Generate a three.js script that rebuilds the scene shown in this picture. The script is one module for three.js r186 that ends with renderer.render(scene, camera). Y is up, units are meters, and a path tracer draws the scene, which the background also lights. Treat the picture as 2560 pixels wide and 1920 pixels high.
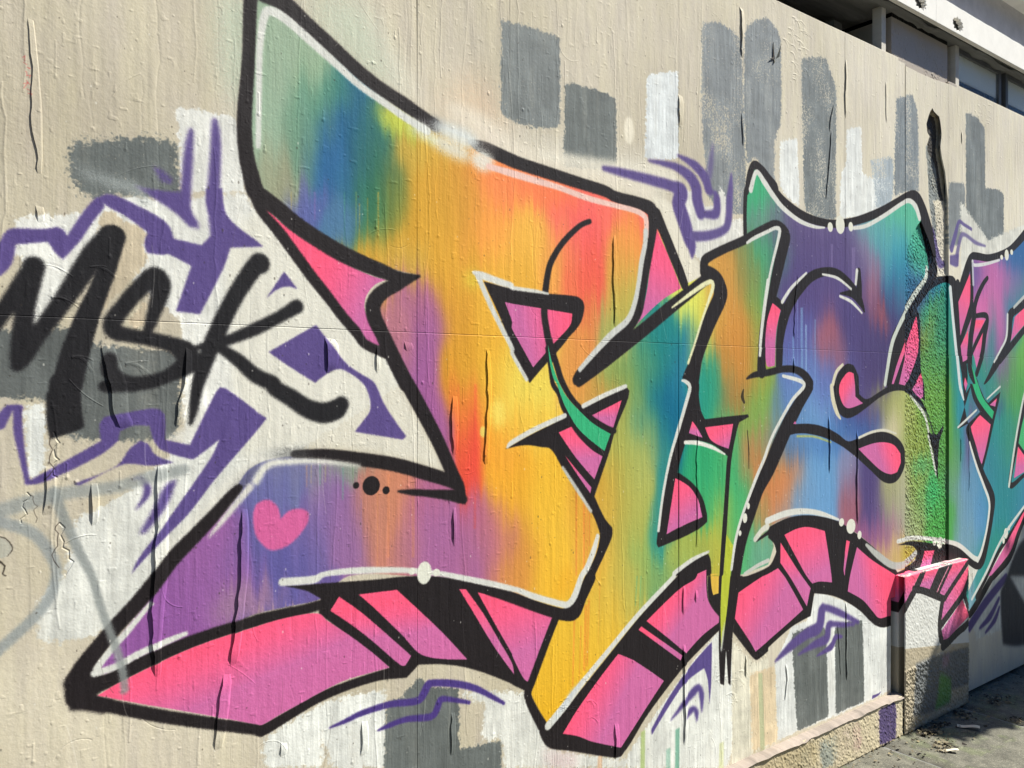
import * as THREE from 'three';
import { Sky } from 'three/addons/objects/Sky.js';
import { mergeGeometries } from 'three/addons/utils/BufferGeometryUtils.js';

// ------------------------------------------------------------------ camera, sky, sun, exposure
const scene = new THREE.Scene();
const camera = new THREE.PerspectiveCamera(49.74, 4 / 3, 0.05, 400);
camera.position.set(0, 1.65, 2);
{
  const a = Math.atan(2700 / 2071), fwd = new THREE.Vector3(Math.cos(a), -0.0015, -Math.sin(a));
  camera.lookAt(camera.position.clone().add(fwd));
}
const SUN = new THREE.Vector3(0.531, 0.79, 0.305).normalize();
const sky = new Sky();
sky.name = 'sky'; sky.scale.setScalar(300);
sky.material.uniforms.sunPosition.value.copy(SUN);
sky.material.uniforms.turbidity.value = 2; sky.material.uniforms.rayleigh.value = 0.8; sky.material.uniforms.mieCoefficient.value = 0.003;
sky.userData = { kind: 'structure', label: 'clear daytime sky above the street', category: 'sky' };
scene.add(sky);
scene.environmentIntensity = 0.1;
const sun = new THREE.DirectionalLight(new THREE.Color(1, 0.965, 0.865), 5);
sun.name = 'sunlight';
sun.position.copy(SUN).multiplyScalar(14).add(new THREE.Vector3(3, 1, 0)); sun.target.position.set(3, 1, 0);
sun.castShadow = true; sun.shadow.radius = 1; sun.shadow.mapSize.set(4096, 4096);
Object.assign(sun.shadow.camera, { left: -8, right: 8, top: 8, bottom: -8, near: 1, far: 40 });
scene.add(sun, sun.target);
const renderer = new THREE.WebGLRenderer({ antialias: true });
renderer.toneMapping = THREE.LinearToneMapping; renderer.toneMappingExposure = 1.77;
renderer.shadowMap.enabled = true; renderer.shadowMap.type = THREE.PCFSoftShadowMap;

// ------------------------------------------------------------------ helpers
let seed = 12345;
const rnd = () => { seed = (seed * 1664525 + 1013904223) >>> 0; return seed / 4294967296; };
const rr = (a, b) => a + (b - a) * rnd();
const NS = 256, NT = new Float32Array(NS * NS); for (let i = 0; i < NS * NS; i++) NT[i] = rnd();
function noise(x, y) {                                    // smooth value noise, 0..1
  let xi = Math.floor(x), yi = Math.floor(y), fx = x - xi, fy = y - yi; fx = fx * fx * (3 - 2 * fx); fy = fy * fy * (3 - 2 * fy);
  const x0 = xi & 255, x1 = (xi + 1) & 255, y0 = (yi & 255) << 8, y1 = ((yi + 1) & 255) << 8;
  return (NT[y0 + x0] * (1 - fx) + NT[y0 + x1] * fx) * (1 - fy) + (NT[y1 + x0] * (1 - fx) + NT[y1 + x1] * fx) * fy;
}
const fbm = (x, y) => noise(x, y) * 0.5 + noise(x * 2.1 + 7, y * 2.1 + 3) * 0.3 + noise(x * 4.3 + 1, y * 4.3 + 9) * 0.2;
const sstep = (a, b, x) => { x = Math.min(1, Math.max(0, (x - a) / (b - a))); return x * x * (3 - 2 * x); };
const hex = (c) => [parseInt(c.slice(1, 3), 16), parseInt(c.slice(3, 5), 16), parseInt(c.slice(5, 7), 16)];
const counts = {};
function named(o, n) { const k = counts[n] ?? 0; counts[n] = k + 1; o.name = k ? `${n}_${String(k).padStart(3, '0')}` : n; return o; }
function mesh(n, g, m, parent = scene) { const o = named(new THREE.Mesh(g, m), n); o.castShadow = o.receiveShadow = true; parent.add(o); return o; }
function group(n, label, category, x = 0, y = 0, z = 0) { const o = named(new THREE.Group(), n); o.position.set(x, y, z); o.userData = { label, category }; scene.add(o); return o; }
const mkCanvas = (w, h) => { const c = document.createElement('canvas'); c.width = w; c.height = h; return c; };

// ------------------------------------------------------------------ the painted skin of the hoarding, in wall millimetres (x along the wall, y up)
const PX = 0.8, WX = 5450, WY = 3400, MW = Math.round(WX * PX), MH = Math.round(WY * PX);
const paint = mkCanvas(MW, MH), pc = paint.getContext('2d');
const layer = mkCanvas(MW, MH), lc = layer.getContext('2d');
let target = pc, pending = null;
const cx = (x) => x * PX, cy = (y) => (WY - y) * PX;
function grain(c, x, y, w, h) {                            // can-spray texture: dotted rims, slightly uneven cover
  const im = c.getImageData(0, 0, w, h), d = im.data;
  for (let j = 0, i = 0; j < h; j++) for (let k = 0; k < w; k++, i += 4) {
    const a = d[i + 3]; if (!a) continue;
    const X = x + k, Y = y + j, q = NT[((Y * 7 + (X >> 1) * 3) & 255) << 8 | ((X * 5 + (Y >> 1) * 11) & 255)];
    if (a < 253) { const f = a / 255; d[i + 3] = 255 * Math.max(0, Math.min(1, f + (q - 0.5) * f * (1 - f) * 2.6)); }
    const v = (NT[((Y >> 4) & 255) << 8 | ((X >> 1) & 255)] - 0.5) * 5 + (NT[((Y >> 6) & 255) << 8 | ((X >> 3) & 255)] - 0.5) * 3 + (q - 0.5) * 7;
    d[i] += v; d[i + 1] += v; d[i + 2] += v;
  }
  c.filter = 'none'; c.putImageData(im, 0, 0);
}
function flush() {
  if (!pending) return;
  const m = Math.ceil(pending.blur * 4) + 4, x = Math.max(0, Math.floor(pending.x0) - m), y = Math.max(0, Math.floor(pending.y0) - m);
  const w = Math.min(MW, Math.ceil(pending.x1) + m) - x, h = Math.min(MH, Math.ceil(pending.y1) + m) - y;
  if (w > 0 && h > 0) {
    const t = mkCanvas(w, h), tc = t.getContext('2d');
    for (const f of pending.list) f(tc, x, y);
    const s = mkCanvas(w, h), sc = s.getContext('2d');
    sc.filter = `blur(${pending.blur}px)`; sc.drawImage(t, 0, 0);
    grain(sc, x, y, w, h);
    target.globalAlpha = pending.alpha ?? 1; target.drawImage(s, x, y); target.globalAlpha = 1;
  }
  pending = null;
}
function queue(blur, box, f) {
  const key = blur < 6 ? blur * 0.6 : blur * 0.85;
  if (pending && Math.abs(pending.blur - key) > 0.35) flush();
  pending ??= { blur: key, list: [], x0: 1e9, y0: 1e9, x1: -1e9, y1: -1e9 };
  pending.x0 = Math.min(pending.x0, box[0]); pending.y0 = Math.min(pending.y0, box[1]); pending.x1 = Math.max(pending.x1, box[2]); pending.y1 = Math.max(pending.y1, box[3]);
  pending.list.push(f);
}
function boxOf(P, r = 0) { let x0 = 1e9, y0 = 1e9, x1 = -1e9, y1 = -1e9; for (const [x, y] of P) { x0 = Math.min(x0, x - r); y0 = Math.min(y0, y - r); x1 = Math.max(x1, x + r); y1 = Math.max(y1, y + r); } return [x0, y0, x1, y1]; }
function outline(c, P, ox, oy) {                           // closed outline: soft turns are rounded, sharp ones stay corners
  const n = P.length, corner = P.map((p, i) => {
    const a = P[(i + n - 1) % n], b = P[(i + 1) % n], u = Math.atan2(p[1] - a[1], p[0] - a[0]), v = Math.atan2(b[1] - p[1], b[0] - p[0]);
    let d = Math.abs(u - v); if (d > Math.PI) d = 2 * Math.PI - d; return d > 0.72;
  });
  c.beginPath(); c.moveTo(P[0][0] - ox, P[0][1] - oy);
  for (let i = 0; i < n; i++) {
    const p0 = P[(i + n - 1) % n], p1 = P[i], p2 = P[(i + 1) % n], p3 = P[(i + 2) % n], l = Math.hypot(p2[0] - p1[0], p2[1] - p1[1]);
    const tan = (a, b, q, stop) => { if (stop) return [0, 0]; const d = Math.hypot(b[0] - a[0], b[1] - a[1]) || 1; return [(b[0] - a[0]) / d * l / 3, (b[1] - a[1]) / d * l / 3]; };
    const t1 = tan(p0, p2, p1, corner[i]), t2 = tan(p1, p3, p2, corner[(i + 1) % n]);
    c.bezierCurveTo(p1[0] + t1[0] - ox, p1[1] + t1[1] - oy, p2[0] - t2[0] - ox, p2[1] - t2[1] - oy, p2[0] - ox, p2[1] - oy);
  }
  c.closePath();
}
const pairs = (v) => { const P = []; for (let i = 0; i < v.length; i += 2) P.push([cx(v[i]), cy(v[i + 1])]); return P; };
function fill(color, blur, v, alpha = 1, grad) {
  const P = pairs(v);
  queue(blur, boxOf(P), (c, ox, oy) => {
    c.globalAlpha = alpha; c.fillStyle = color;
    if (grad) { const g = c.createLinearGradient(cx(grad[1]) - ox, cy(grad[2]) - oy, cx(grad[3]) - ox, cy(grad[4]) - oy); g.addColorStop(0, color); g.addColorStop(0.35, '#f5618b'); g.addColorStop(1, grad[0]); c.fillStyle = g; }
    outline(c, P, ox, oy); c.fill(); c.globalAlpha = 1;
  });
}
function strokePolygon(v) {
  const Q = []; for (let i = 0; i < v.length; i += 3) Q.push([cx(v[i]), cy(v[i + 1]), v[i + 2] * PX]);
  const S = [], n = Q.length, cr = (a, b, c, d, t) => 0.5 * (2 * b + (c - a) * t + (2 * a - 5 * b + 4 * c - d) * t * t + (3 * b - a - 3 * c + d) * t * t * t);
  for (let i = 0; i < n - 1; i++) {
    const a = Q[Math.max(0, i - 1)], b = Q[i], c = Q[i + 1], d = Q[Math.min(n - 1, i + 2)], k = Math.max(2, Math.ceil(Math.hypot(c[0] - b[0], c[1] - b[1]) / 8));
    for (let j = 0; j < k; j++) { const t = j / k; S.push([cr(a[0], b[0], c[0], d[0], t), cr(a[1], b[1], c[1], d[1], t), Math.max(0.5, b[2] + (c[2] - b[2]) * t)]); }
  }
  S.push(Q[n - 1]);
  return S;
}
function stroke(color, blur, v, alpha = 1) {
  const S = strokePolygon(v); let w = 0; for (const s of S) w = Math.max(w, s[2]);
  if (alpha < 1) flush();
  queue(blur, boxOf(S, w), (c, ox, oy) => {
    c.fillStyle = color; c.beginPath();
    const L = [], R = [];
    for (let i = 0; i < S.length; i++) { const a = S[Math.max(0, i - 1)], b = S[Math.min(S.length - 1, i + 1)], dx = b[0] - a[0], dy = b[1] - a[1], l = Math.hypot(dx, dy) || 1, h = S[i][2] / 2; L.push([S[i][0] - dy / l * h - ox, S[i][1] + dx / l * h - oy]); R.push([S[i][0] + dy / l * h - ox, S[i][1] - dx / l * h - oy]); }
    L.forEach((p, i) => i ? c.lineTo(...p) : c.moveTo(...p)); R.reverse().forEach((p) => c.lineTo(...p)); c.closePath(); c.fill();
    for (let i = 0; i < S.length; i += 2) { c.beginPath(); c.arc(S[i][0] - ox, S[i][1] - oy, S[i][2] / 2, 0, 6.2832); c.fill(); }
  });
  if (alpha < 1) { pending.alpha = alpha; flush(); }
  else if (w > 26 && color < '#33') {                       // loose droplets thrown beside the line
    const D = []; for (const s of S) for (let k = 0; k < 3; k++) { const a = rnd() * 6.2832, r = s[2] / 2 + 1 + 16 * rnd() * rnd() * rnd(); D.push([s[0] + Math.cos(a) * r, s[1] + Math.sin(a) * r, 0.35 + 0.6 * rnd() * rnd()]); }
    queue(blur, boxOf(S, w), (c, ox, oy) => { c.fillStyle = color; c.globalAlpha = 0.5; for (const d of D) { c.beginPath(); c.arc(d[0] - ox, d[1] - oy, d[2], 0, 6.2832); c.fill(); } c.globalAlpha = 1; });
  }
}
function spot(color, blur, v, alpha = 1) {
  const x = cx(v[0]), y = cy(v[1]), a = v[2] * PX, b = v[3] * PX;
  queue(blur, [x - a, y - b, x + a, y + b], (c, ox, oy) => { c.globalAlpha = alpha; c.fillStyle = color; c.beginPath(); c.ellipse(x - ox, y - oy, a, b, 0, 0, 6.2832); c.fill(); c.globalAlpha = 1; });
}
function roller(color, blur, v, alpha = 1, sponge = 0) {     // a patch laid on with a paint roller: ragged rim, paint missing in the hollows
  flush();
  const P = pairs(v), B = boxOf(P, 30), x = Math.max(0, Math.floor(B[0])), y = Math.max(0, Math.floor(B[1])), w = Math.min(MW, Math.ceil(B[2])) - x, h = Math.min(MH, Math.ceil(B[3])) - y;
  if (w < 2 || h < 2) return;
  const t = mkCanvas(w, h), tc = t.getContext('2d'), s = mkCanvas(w, h), sc = s.getContext('2d');
  tc.fillStyle = '#fff'; outline(tc, P, x, y); tc.fill();
  sc.filter = `blur(${blur * 1.3}px)`; sc.drawImage(t, 0, 0);
  const d = sc.getImageData(0, 0, w, h), rgb = hex(color);
  for (let j = 0, i = 0; j < h; j++) for (let k = 0; k < w; k++, i += 4) {
    const a = d.data[i + 3] / 255; if (a < 0.02) { d.data[i + 3] = 0; continue; }
    const X = (x + k), Y = (y + j), n = fbm(X * 0.16, Y * 0.16), n2 = fbm(X * 0.3 + 50, Y * 0.27), n3 = noise(X * 0.02 + 9, Y * 0.012 + 4);
    let q = sstep(0.3, 0.72, a + (n - 0.5) * 1.1 * (a < 0.98 ? 1 : 0.3));
    if (sponge) q *= 1 - 0.9 * sstep(0.02, 0.22, sponge * (0.35 + n3 * 1.1) - (n2 - 0.12) * 0.72);
    const lap = noise(X * 0.045 + 20, Y * 0.006), tone = 1 + (n3 - 0.5) * 0.09 + (n - 0.5) * 0.06 + (lap - 0.5) * 0.07 + (noise(X * 0.14 + 5, Y * 0.012) - 0.5) * 0.08 + (noise(X * 0.4, Y * 0.03) - 0.5) * 0.09 + (noise(X * 0.03 + 3, Y * 0.05) - 0.5) * 0.08; q *= 1 - 0.16 * sstep(0.62, 0.9, lap) * n;
    d.data[i] = rgb[0] * tone; d.data[i + 1] = rgb[1] * tone; d.data[i + 2] = rgb[2] * tone; d.data[i + 3] = 255 * q * alpha;
  }
  sc.filter = 'none'; sc.putImageData(d, 0, 0); target.drawImage(s, x, y);
}
// the sprayed colours that fade into one another: centre x, y, reach across, reach up, colour
const SPRAYS = [
  [796,2457,72,139,'#9bb096'], [778,2303,47,138,'#9db69c'], [869,2450,50,71,'#94b08e'], [857,2342,50,82,'#6f9a80'], [920,2402,64,48,'#3f8470'],
  [986,2331,74,104,'#1f608c'], [933,2200,58,72,'#2c6799'], [876,2114,43,43,'#5f66a2'], [796,2179,48,69,'#9a9678'], [845,2245,37,70,'#6a9078'],
  [1054,2306,56,75,'#2f7468'], [1068,2234,70,100,'#2c6a52'], [1040,2142,62,74,'#2f7458'], [966,2078,34,44,'#4f78a0'], [1110,2139,50,76,'#7f8a3c'],
  [1139,2372,58,38,'#c0cc52'], [1183,2291,89,39,'#d4b048'], [1228,2181,122,157,'#d6a233'], [1354,2198,98,108,'#dc9a3a'], [1290,2004,142,93,'#e0a636'],
  [1198,1995,60,52,'#cdb048'], [1523,2250,124,70,'#ff8f52'], [1454,2102,102,83,'#fda24a'], [1670,2256,114,44,'#ff7f50'], [1889,2226,126,52,'#ff6f62'],
  [1807,2141,93,90,'#fb6664'], [1847,2009,82,106,'#f3634f'], [1614,2091,92,86,'#f8bc4c'], [1541,1984,107,85,'#ecb03e'], [1727,2043,49,88,'#f0a850'],
  [1996,2177,55,94,'#f79a4c'], [1974,2050,54,93,'#e0a54a'], [1996,1911,55,94,'#c3b152'], [1952,1800,86,78,'#a5b060'], [1847,1842,51,91,'#e8824a'],
  [1786,1720,60,90,'#e59a4c'], [1198,1892,45,78,'#a9628f'], [1154,1838,44,102,'#bd7a84'], [1213,1763,60,156,'#a2609a'], [1244,1580,46,105,'#a45e98'],
  [1330,1847,64,121,'#dd9d34'], [1354,1686,65,135,'#d99a2c'], [1454,1853,68,97,'#efb53e'], [1454,1715,68,97,'#e9ad32'], [1354,1511,41,121,'#ee5a3e'],
  [1387,1415,41,109,'#f04f40'], [1370,1592,49,68,'#f08038'], [1454,1549,68,97,'#f0a832'], [1559,1646,126,94,'#f2d85a'], [1614,1746,74,72,'#e8c850'],
  [1506,1464,70,84,'#f5a537'], [1595,1517,91,71,'#f3c648'], [1523,1323,71,112,'#f2ac30'], [1651,1283,113,130,'#f2bc38'], [1767,1154,119,119,'#f0c040'],
  [1847,1115,62,121,'#e8a848'], [1670,1107,95,73,'#f2ba34'], [1786,1003,80,60,'#f4b22a'], [1559,1121,72,85,'#d99048'], [1463,1203,69,83,'#c0727c'],
  [1420,1276,50,55,'#b4668e'], [820,1437,61,47,'#7d7a9c'], [796,1403,48,69,'#6f74a4'], [749,1350,47,68,'#6c6aa2'], [725,1250,58,68,'#625f9e'],
  [796,1160,60,69,'#5f5a9c'], [857,1234,50,94,'#6f63a0'], [920,1394,52,60,'#8f76a0'], [972,1427,80,37,'#8a9488'], [920,1298,64,96,'#8a6aa0'],
  [999,1254,54,86,'#966a9c'], [636,1249,65,66,'#98609e'], [551,1153,93,86,'#91589c'], [625,1174,87,66,'#95619e'], [725,1114,69,34,'#a07a98'],
  [1082,1320,42,100,'#c0806c'], [1139,1315,51,153,'#d48a68'], [1168,1197,44,77,'#b8787e'], [1244,1345,61,79,'#b4688c'], [1259,1225,93,105,'#a8689a'],
  [1354,1174,81,81,'#a86696'], [895,1110,51,24,'#6a5a98'], [2376,1950,113,95,'#e6e662'], [2401,1798,65,85,'#c3cc5a'], [2226,1760,109,123,'#178482'],
  [2325,1729,76,117,'#2c78a0'], [2131,1693,93,81,'#58966a'], [1996,1614,88,94,'#86a054'], [1910,1568,85,77,'#d09a48'], [2226,1563,92,181,'#08698a'],
  [2131,1532,58,145,'#3d8c78'], [2018,1409,89,142,'#a8b058'], [2108,1372,69,144,'#b8b860'], [1910,1307,106,123,'#d8a43a'], [1827,1208,61,90,'#e09a3a'],
  [1974,1193,109,109,'#cbb04c'], [2085,1166,91,128,'#a6b25a'], [2202,1269,38,196,'#2a8a88'], [2178,1075,38,81,'#1f8f8c'], [2202,974,120,49,'#86a860'],
  [2300,1011,100,50,'#a3b458'], [1807,865,121,120,'#eabc3a'], [1910,954,106,92,'#dcb848'], [2018,969,66,79,'#b8b458'], [1708,691,116,132,'#ecb830'],
  [1689,593,76,73,'#e8b020'], [2428,1028,131,68,'#a2ae50'], [2108,1036,69,64,'#8fb060'], [2376,1357,77,85,'#2aa26c'], [2481,1316,107,104,'#3fae6c'],
  [2535,1137,82,105,'#8fb858'], [2494,1020,67,104,'#c8b83e'], [2428,1182,66,68,'#3aa86c'], [2428,1662,66,86,'#1f9a86'], [2481,1627,80,104,'#2c9c7c'],
  [2562,1979,111,141,'#d49a48'], [2618,1840,113,142,'#d08c3c'], [2647,1698,114,107,'#c8883c'], [2704,2060,73,108,'#8f8a4a'], [2734,1881,59,145,'#8aa04a'],
  [2824,2180,92,111,'#4aae72'], [2809,1994,61,111,'#5fa65e'], [2763,1699,75,110,'#86a848'], [2763,1553,119,91,'#7da850'], [2618,1591,85,71,'#a07a44'],
  [2562,1451,69,105,'#5fa868'], [2824,1404,92,111,'#9a9a58'], [2763,1316,90,110,'#cb7e4a'], [2917,1250,126,150,'#d8844c'], [2647,1233,71,125,'#3fae70'],
  [2618,1076,85,124,'#4fb36c'], [2763,1005,90,73,'#6aa888'], [2763,1133,75,73,'#a0905a'], [2763,2375,90,73,'#3fae78'], [2824,2309,92,74,'#7a9088'],
  [2917,2264,95,75,'#5a5278'], [3217,2238,317,99,'#5c4e7e'], [3013,2084,164,115,'#55487c'], [3361,2131,221,122,'#5a4c7e'], [3147,2349,206,59,'#6a5c88'],
  [3882,2427,174,88,'#5db898'], [3796,2275,170,109,'#3f9fae'], [3882,2151,174,110,'#2c86a6'], [3691,2329,164,86,'#6aa8a8'], [3570,2211,119,105,'#9a8ca4'],
  [3590,2086,64,105,'#b06a78'], [3671,1964,65,64,'#c85f56'], [3630,1750,161,212,'#4c3f6c'], [3796,1926,170,174,'#473f70'], [3473,1912,153,207,'#51457a'],
  [3182,2018,208,79,'#5a4a80'], [3234,1862,71,119,'#a8606c'], [3324,1704,51,121,'#a0606c'], [3046,1817,132,135,'#5a5a9a'], [3080,1663,134,135,'#6d8ec4'],
  [3252,1644,178,120,'#5f6fb0'], [3046,1509,132,115,'#6a96c0'], [3217,1505,141,119,'#6f9ccc'], [3473,1582,153,124,'#54477c'], [2949,1587,96,113,'#5a78b0'],
  [3926,2065,133,133,'#3f7f9a'], [3435,1459,189,62,'#3a66a4'], [3551,1518,118,63,'#5a5088'], [3796,1447,127,131,'#cfc49e'], [3712,1557,124,64,'#9aa056'],
  [3882,1533,131,88,'#a8b060'], [2949,1398,128,76,'#3f72ae'], [3252,1405,213,60,'#4a78b4'], [3182,1230,174,158,'#6a9cca'], [3080,1141,134,97,'#6f9ecb'],
  [3398,1276,75,123,'#8a86a8'], [3416,1111,53,123,'#a8626c'], [3551,1162,110,147,'#524478'], [3630,1049,101,106,'#5a4a80'], [3551,952,157,63,'#9a5c86'],
  [3712,956,124,86,'#a4688c'], [3796,1142,106,131,'#a3a272'], [3860,1027,130,132,'#aaa694'], [3882,1202,87,132,'#b9b69a'], [3753,864,168,65,'#cfae7a'],
  [3948,829,89,45,'#b8a63a'], [4015,1350,114,180,'#8fa04a'], [4061,1121,115,136,'#8aa456'], [3992,1015,90,90,'#9aa678'], [4226,1805,145,139,'#4f9456'],
  [4107,1894,93,91,'#8a9440'], [4299,1901,99,94,'#3c8c70'], [4178,1574,143,185,'#6fa244'], [4299,1361,99,211,'#5a9a48'], [4178,1112,86,92,'#38b06a'],
  [4299,962,99,141,'#4fa44a'], [4061,1257,64,45,'#48b078'], [4038,2253,91,90,'#4fae88'], [3970,2158,72,89,'#3a4a78'], [4038,2050,73,136,'#4a4478'],
  [4107,1985,56,69,'#3fae78'], [4399,1809,51,286,'#2a8a86'], [4476,1474,52,241,'#2a8a9a'], [4555,1350,74,146,'#6a608a'], [4425,1188,51,144,'#5f9a56'],
  [4502,1086,131,145,'#7a9aa8'], [4609,1078,135,196,'#5a90bc'], [4718,920,111,149,'#5a90c0'], [4555,839,106,146,'#7aa0b0'], [4774,2119,141,151,'#cf6ea8'],
  [5067,2190,244,104,'#c06aa8'], [4663,2211,109,74,'#6a5a98'], [5287,2367,258,161,'#35679e'], [4947,1976,118,206,'#c96ca6'], [4860,1820,58,229,'#2f8a86'],
  [5129,2037,124,158,'#2f7f96'], [5287,2152,194,107,'#2a8a84'], [4977,1771,119,155,'#7a5a98'], [4774,1567,169,126,'#2f8a86'], [5129,1642,248,158,'#4f9a50'],
  [5287,1776,194,134,'#6fae50'], [4888,1387,175,153,'#2a8a88'], [5007,1072,240,207,'#2a858c'], [4831,1212,172,152,'#357f94'], [5191,1297,252,159,'#3f8f70'],
  [5319,1022,195,162,'#3a7fa0'], [4690,1543,66,74,'#6a5a90'], [4831,731,172,101,'#2a8a80'], [4888,1515,87,51,'#4a4a88'],
];
const bodyMask = mkCanvas(MW, MH), blockPaint = mkCanvas(700, 800);
function colourField() {                                    // every spray's share at each place, run downwards a little as wet paint does
  const X0 = 300, X1 = 5450, sx = 2.5, sy = 6, w = Math.round((X1 - X0) / sx), h = Math.round(3300 / sy);
  const c = mkCanvas(w, h), g = c.getContext('2d'), im = g.createImageData(w, h), B = SPRAYS.map((s) => [...s.slice(0, 4), ...hex(s[4])]);
  const order = B.slice().sort((a, b) => a[0] - b[0]);
  for (let i = 0; i < w; i++) {
    const x = X0 + i * sx, near = order.filter((b) => Math.abs(b[0] - x) < b[2] * 3.2 + 30);
    const run = (noise(x * 0.09, 3) - 0.5) * 46 + (noise(x * 0.35, 8) - 0.5) * 34 + (noise(x * 0.02, 5) - 0.5) * 24, tone = 1 + (noise(x * 0.3, 40) - 0.5) * 0.07;
    for (let j = 0; j < h; j++) {
      const y = 3300 - j * sy, yy = y + run * (0.6 + 0.8 * noise(x * 0.01, y * 0.004)), xx = x + (noise(x * 0.02, y * 0.01) - 0.5) * 40 + (noise(x * 0.006, y * 0.006 + 4) - 0.5) * 60;
      let r = 0, gg = 0, b = 0, W = 1e-9;
      for (const s of near) {
        const dx = (xx - s[0]) / s[2], dy = (yy - s[1]) / s[3], d = dx * dx + dy * dy; if (d > 22) continue;
        const q = Math.exp(-d * 1.15) + 2e-5 / (1 + d); r += q * s[4]; gg += q * s[5]; b += q * s[6]; W += q;
      }
      const o = (j * w + i) * 4; im.data[o] = r / W * tone; im.data[o + 1] = gg / W * tone; im.data[o + 2] = b / W * tone; im.data[o + 3] = W > 1e-8 ? 255 : 0;
    }
  }
  g.putImageData(im, 0, 0);
  return [c, cx(X0), cy(3300), (X1 - X0) * PX, 3300 * PX];
}
let stage = '';
function mark(next) {
  flush();
  if (stage === 'body') {
    const [c, x, y, w, h] = colourField(), t = mkCanvas(MW, MH), tc = t.getContext('2d');
    tc.imageSmoothingEnabled = true; tc.drawImage(c, x, y, w, h); tc.globalCompositeOperation = 'destination-in'; tc.drawImage(bodyMask, 0, 0);
    pc.drawImage(t, 0, 0);
  }
  if (stage === 'spots') { lc.globalCompositeOperation = 'destination-in'; lc.drawImage(bodyMask, 0, 0); lc.globalCompositeOperation = 'source-over'; pc.drawImage(layer, 0, 0); lc.clearRect(0, 0, MW, MH); }
  target = next === 'body' ? bodyMask.getContext('2d') : next === 'spots' ? lc : next === 'block' ? lc : pc;
  if (stage === 'block') {                                  // the pillar base's own sheet
    const g = blockPaint.getContext('2d'); g.fillStyle = '#b9ad94'; g.fillRect(0, 0, 700, 800); g.drawImage(layer, cx(3800), cy(800), 700 * PX, 800 * PX, 0, 0, 700, 800); lc.clearRect(0, 0, MW, MH);
  }
  stage = next;
}
function groundCoat() {                                     // old cream wall paint, blotched
  const im = pc.createImageData(MW, 200);
  for (let y0 = 0; y0 < MH; y0 += 200) {
    for (let j = 0, i = 0; j < 200; j++) for (let k = 0; k < MW; k++, i += 4) {
      const y = y0 + j, n = fbm(k * 0.004, y * 0.003 + 11), m = fbm(k * 0.03, y * 0.008), f = noise(k * 0.6, y * 0.12), q = (n - 0.5) * 30 + (m - 0.5) * 14 + (f - 0.5) * 6, e = sstep(1500, 3300, k);
      im.data[i] = 204 + q + e * 15; im.data[i + 1] = 194 + q * 1.02 + e * 17; im.data[i + 2] = 172 + q * 1.1 + e * 20 - (m - 0.5) * 12; im.data[i + 3] = 255;
    }
    pc.putImageData(im, 0, y0);
  }
}
groundCoat();
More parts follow.
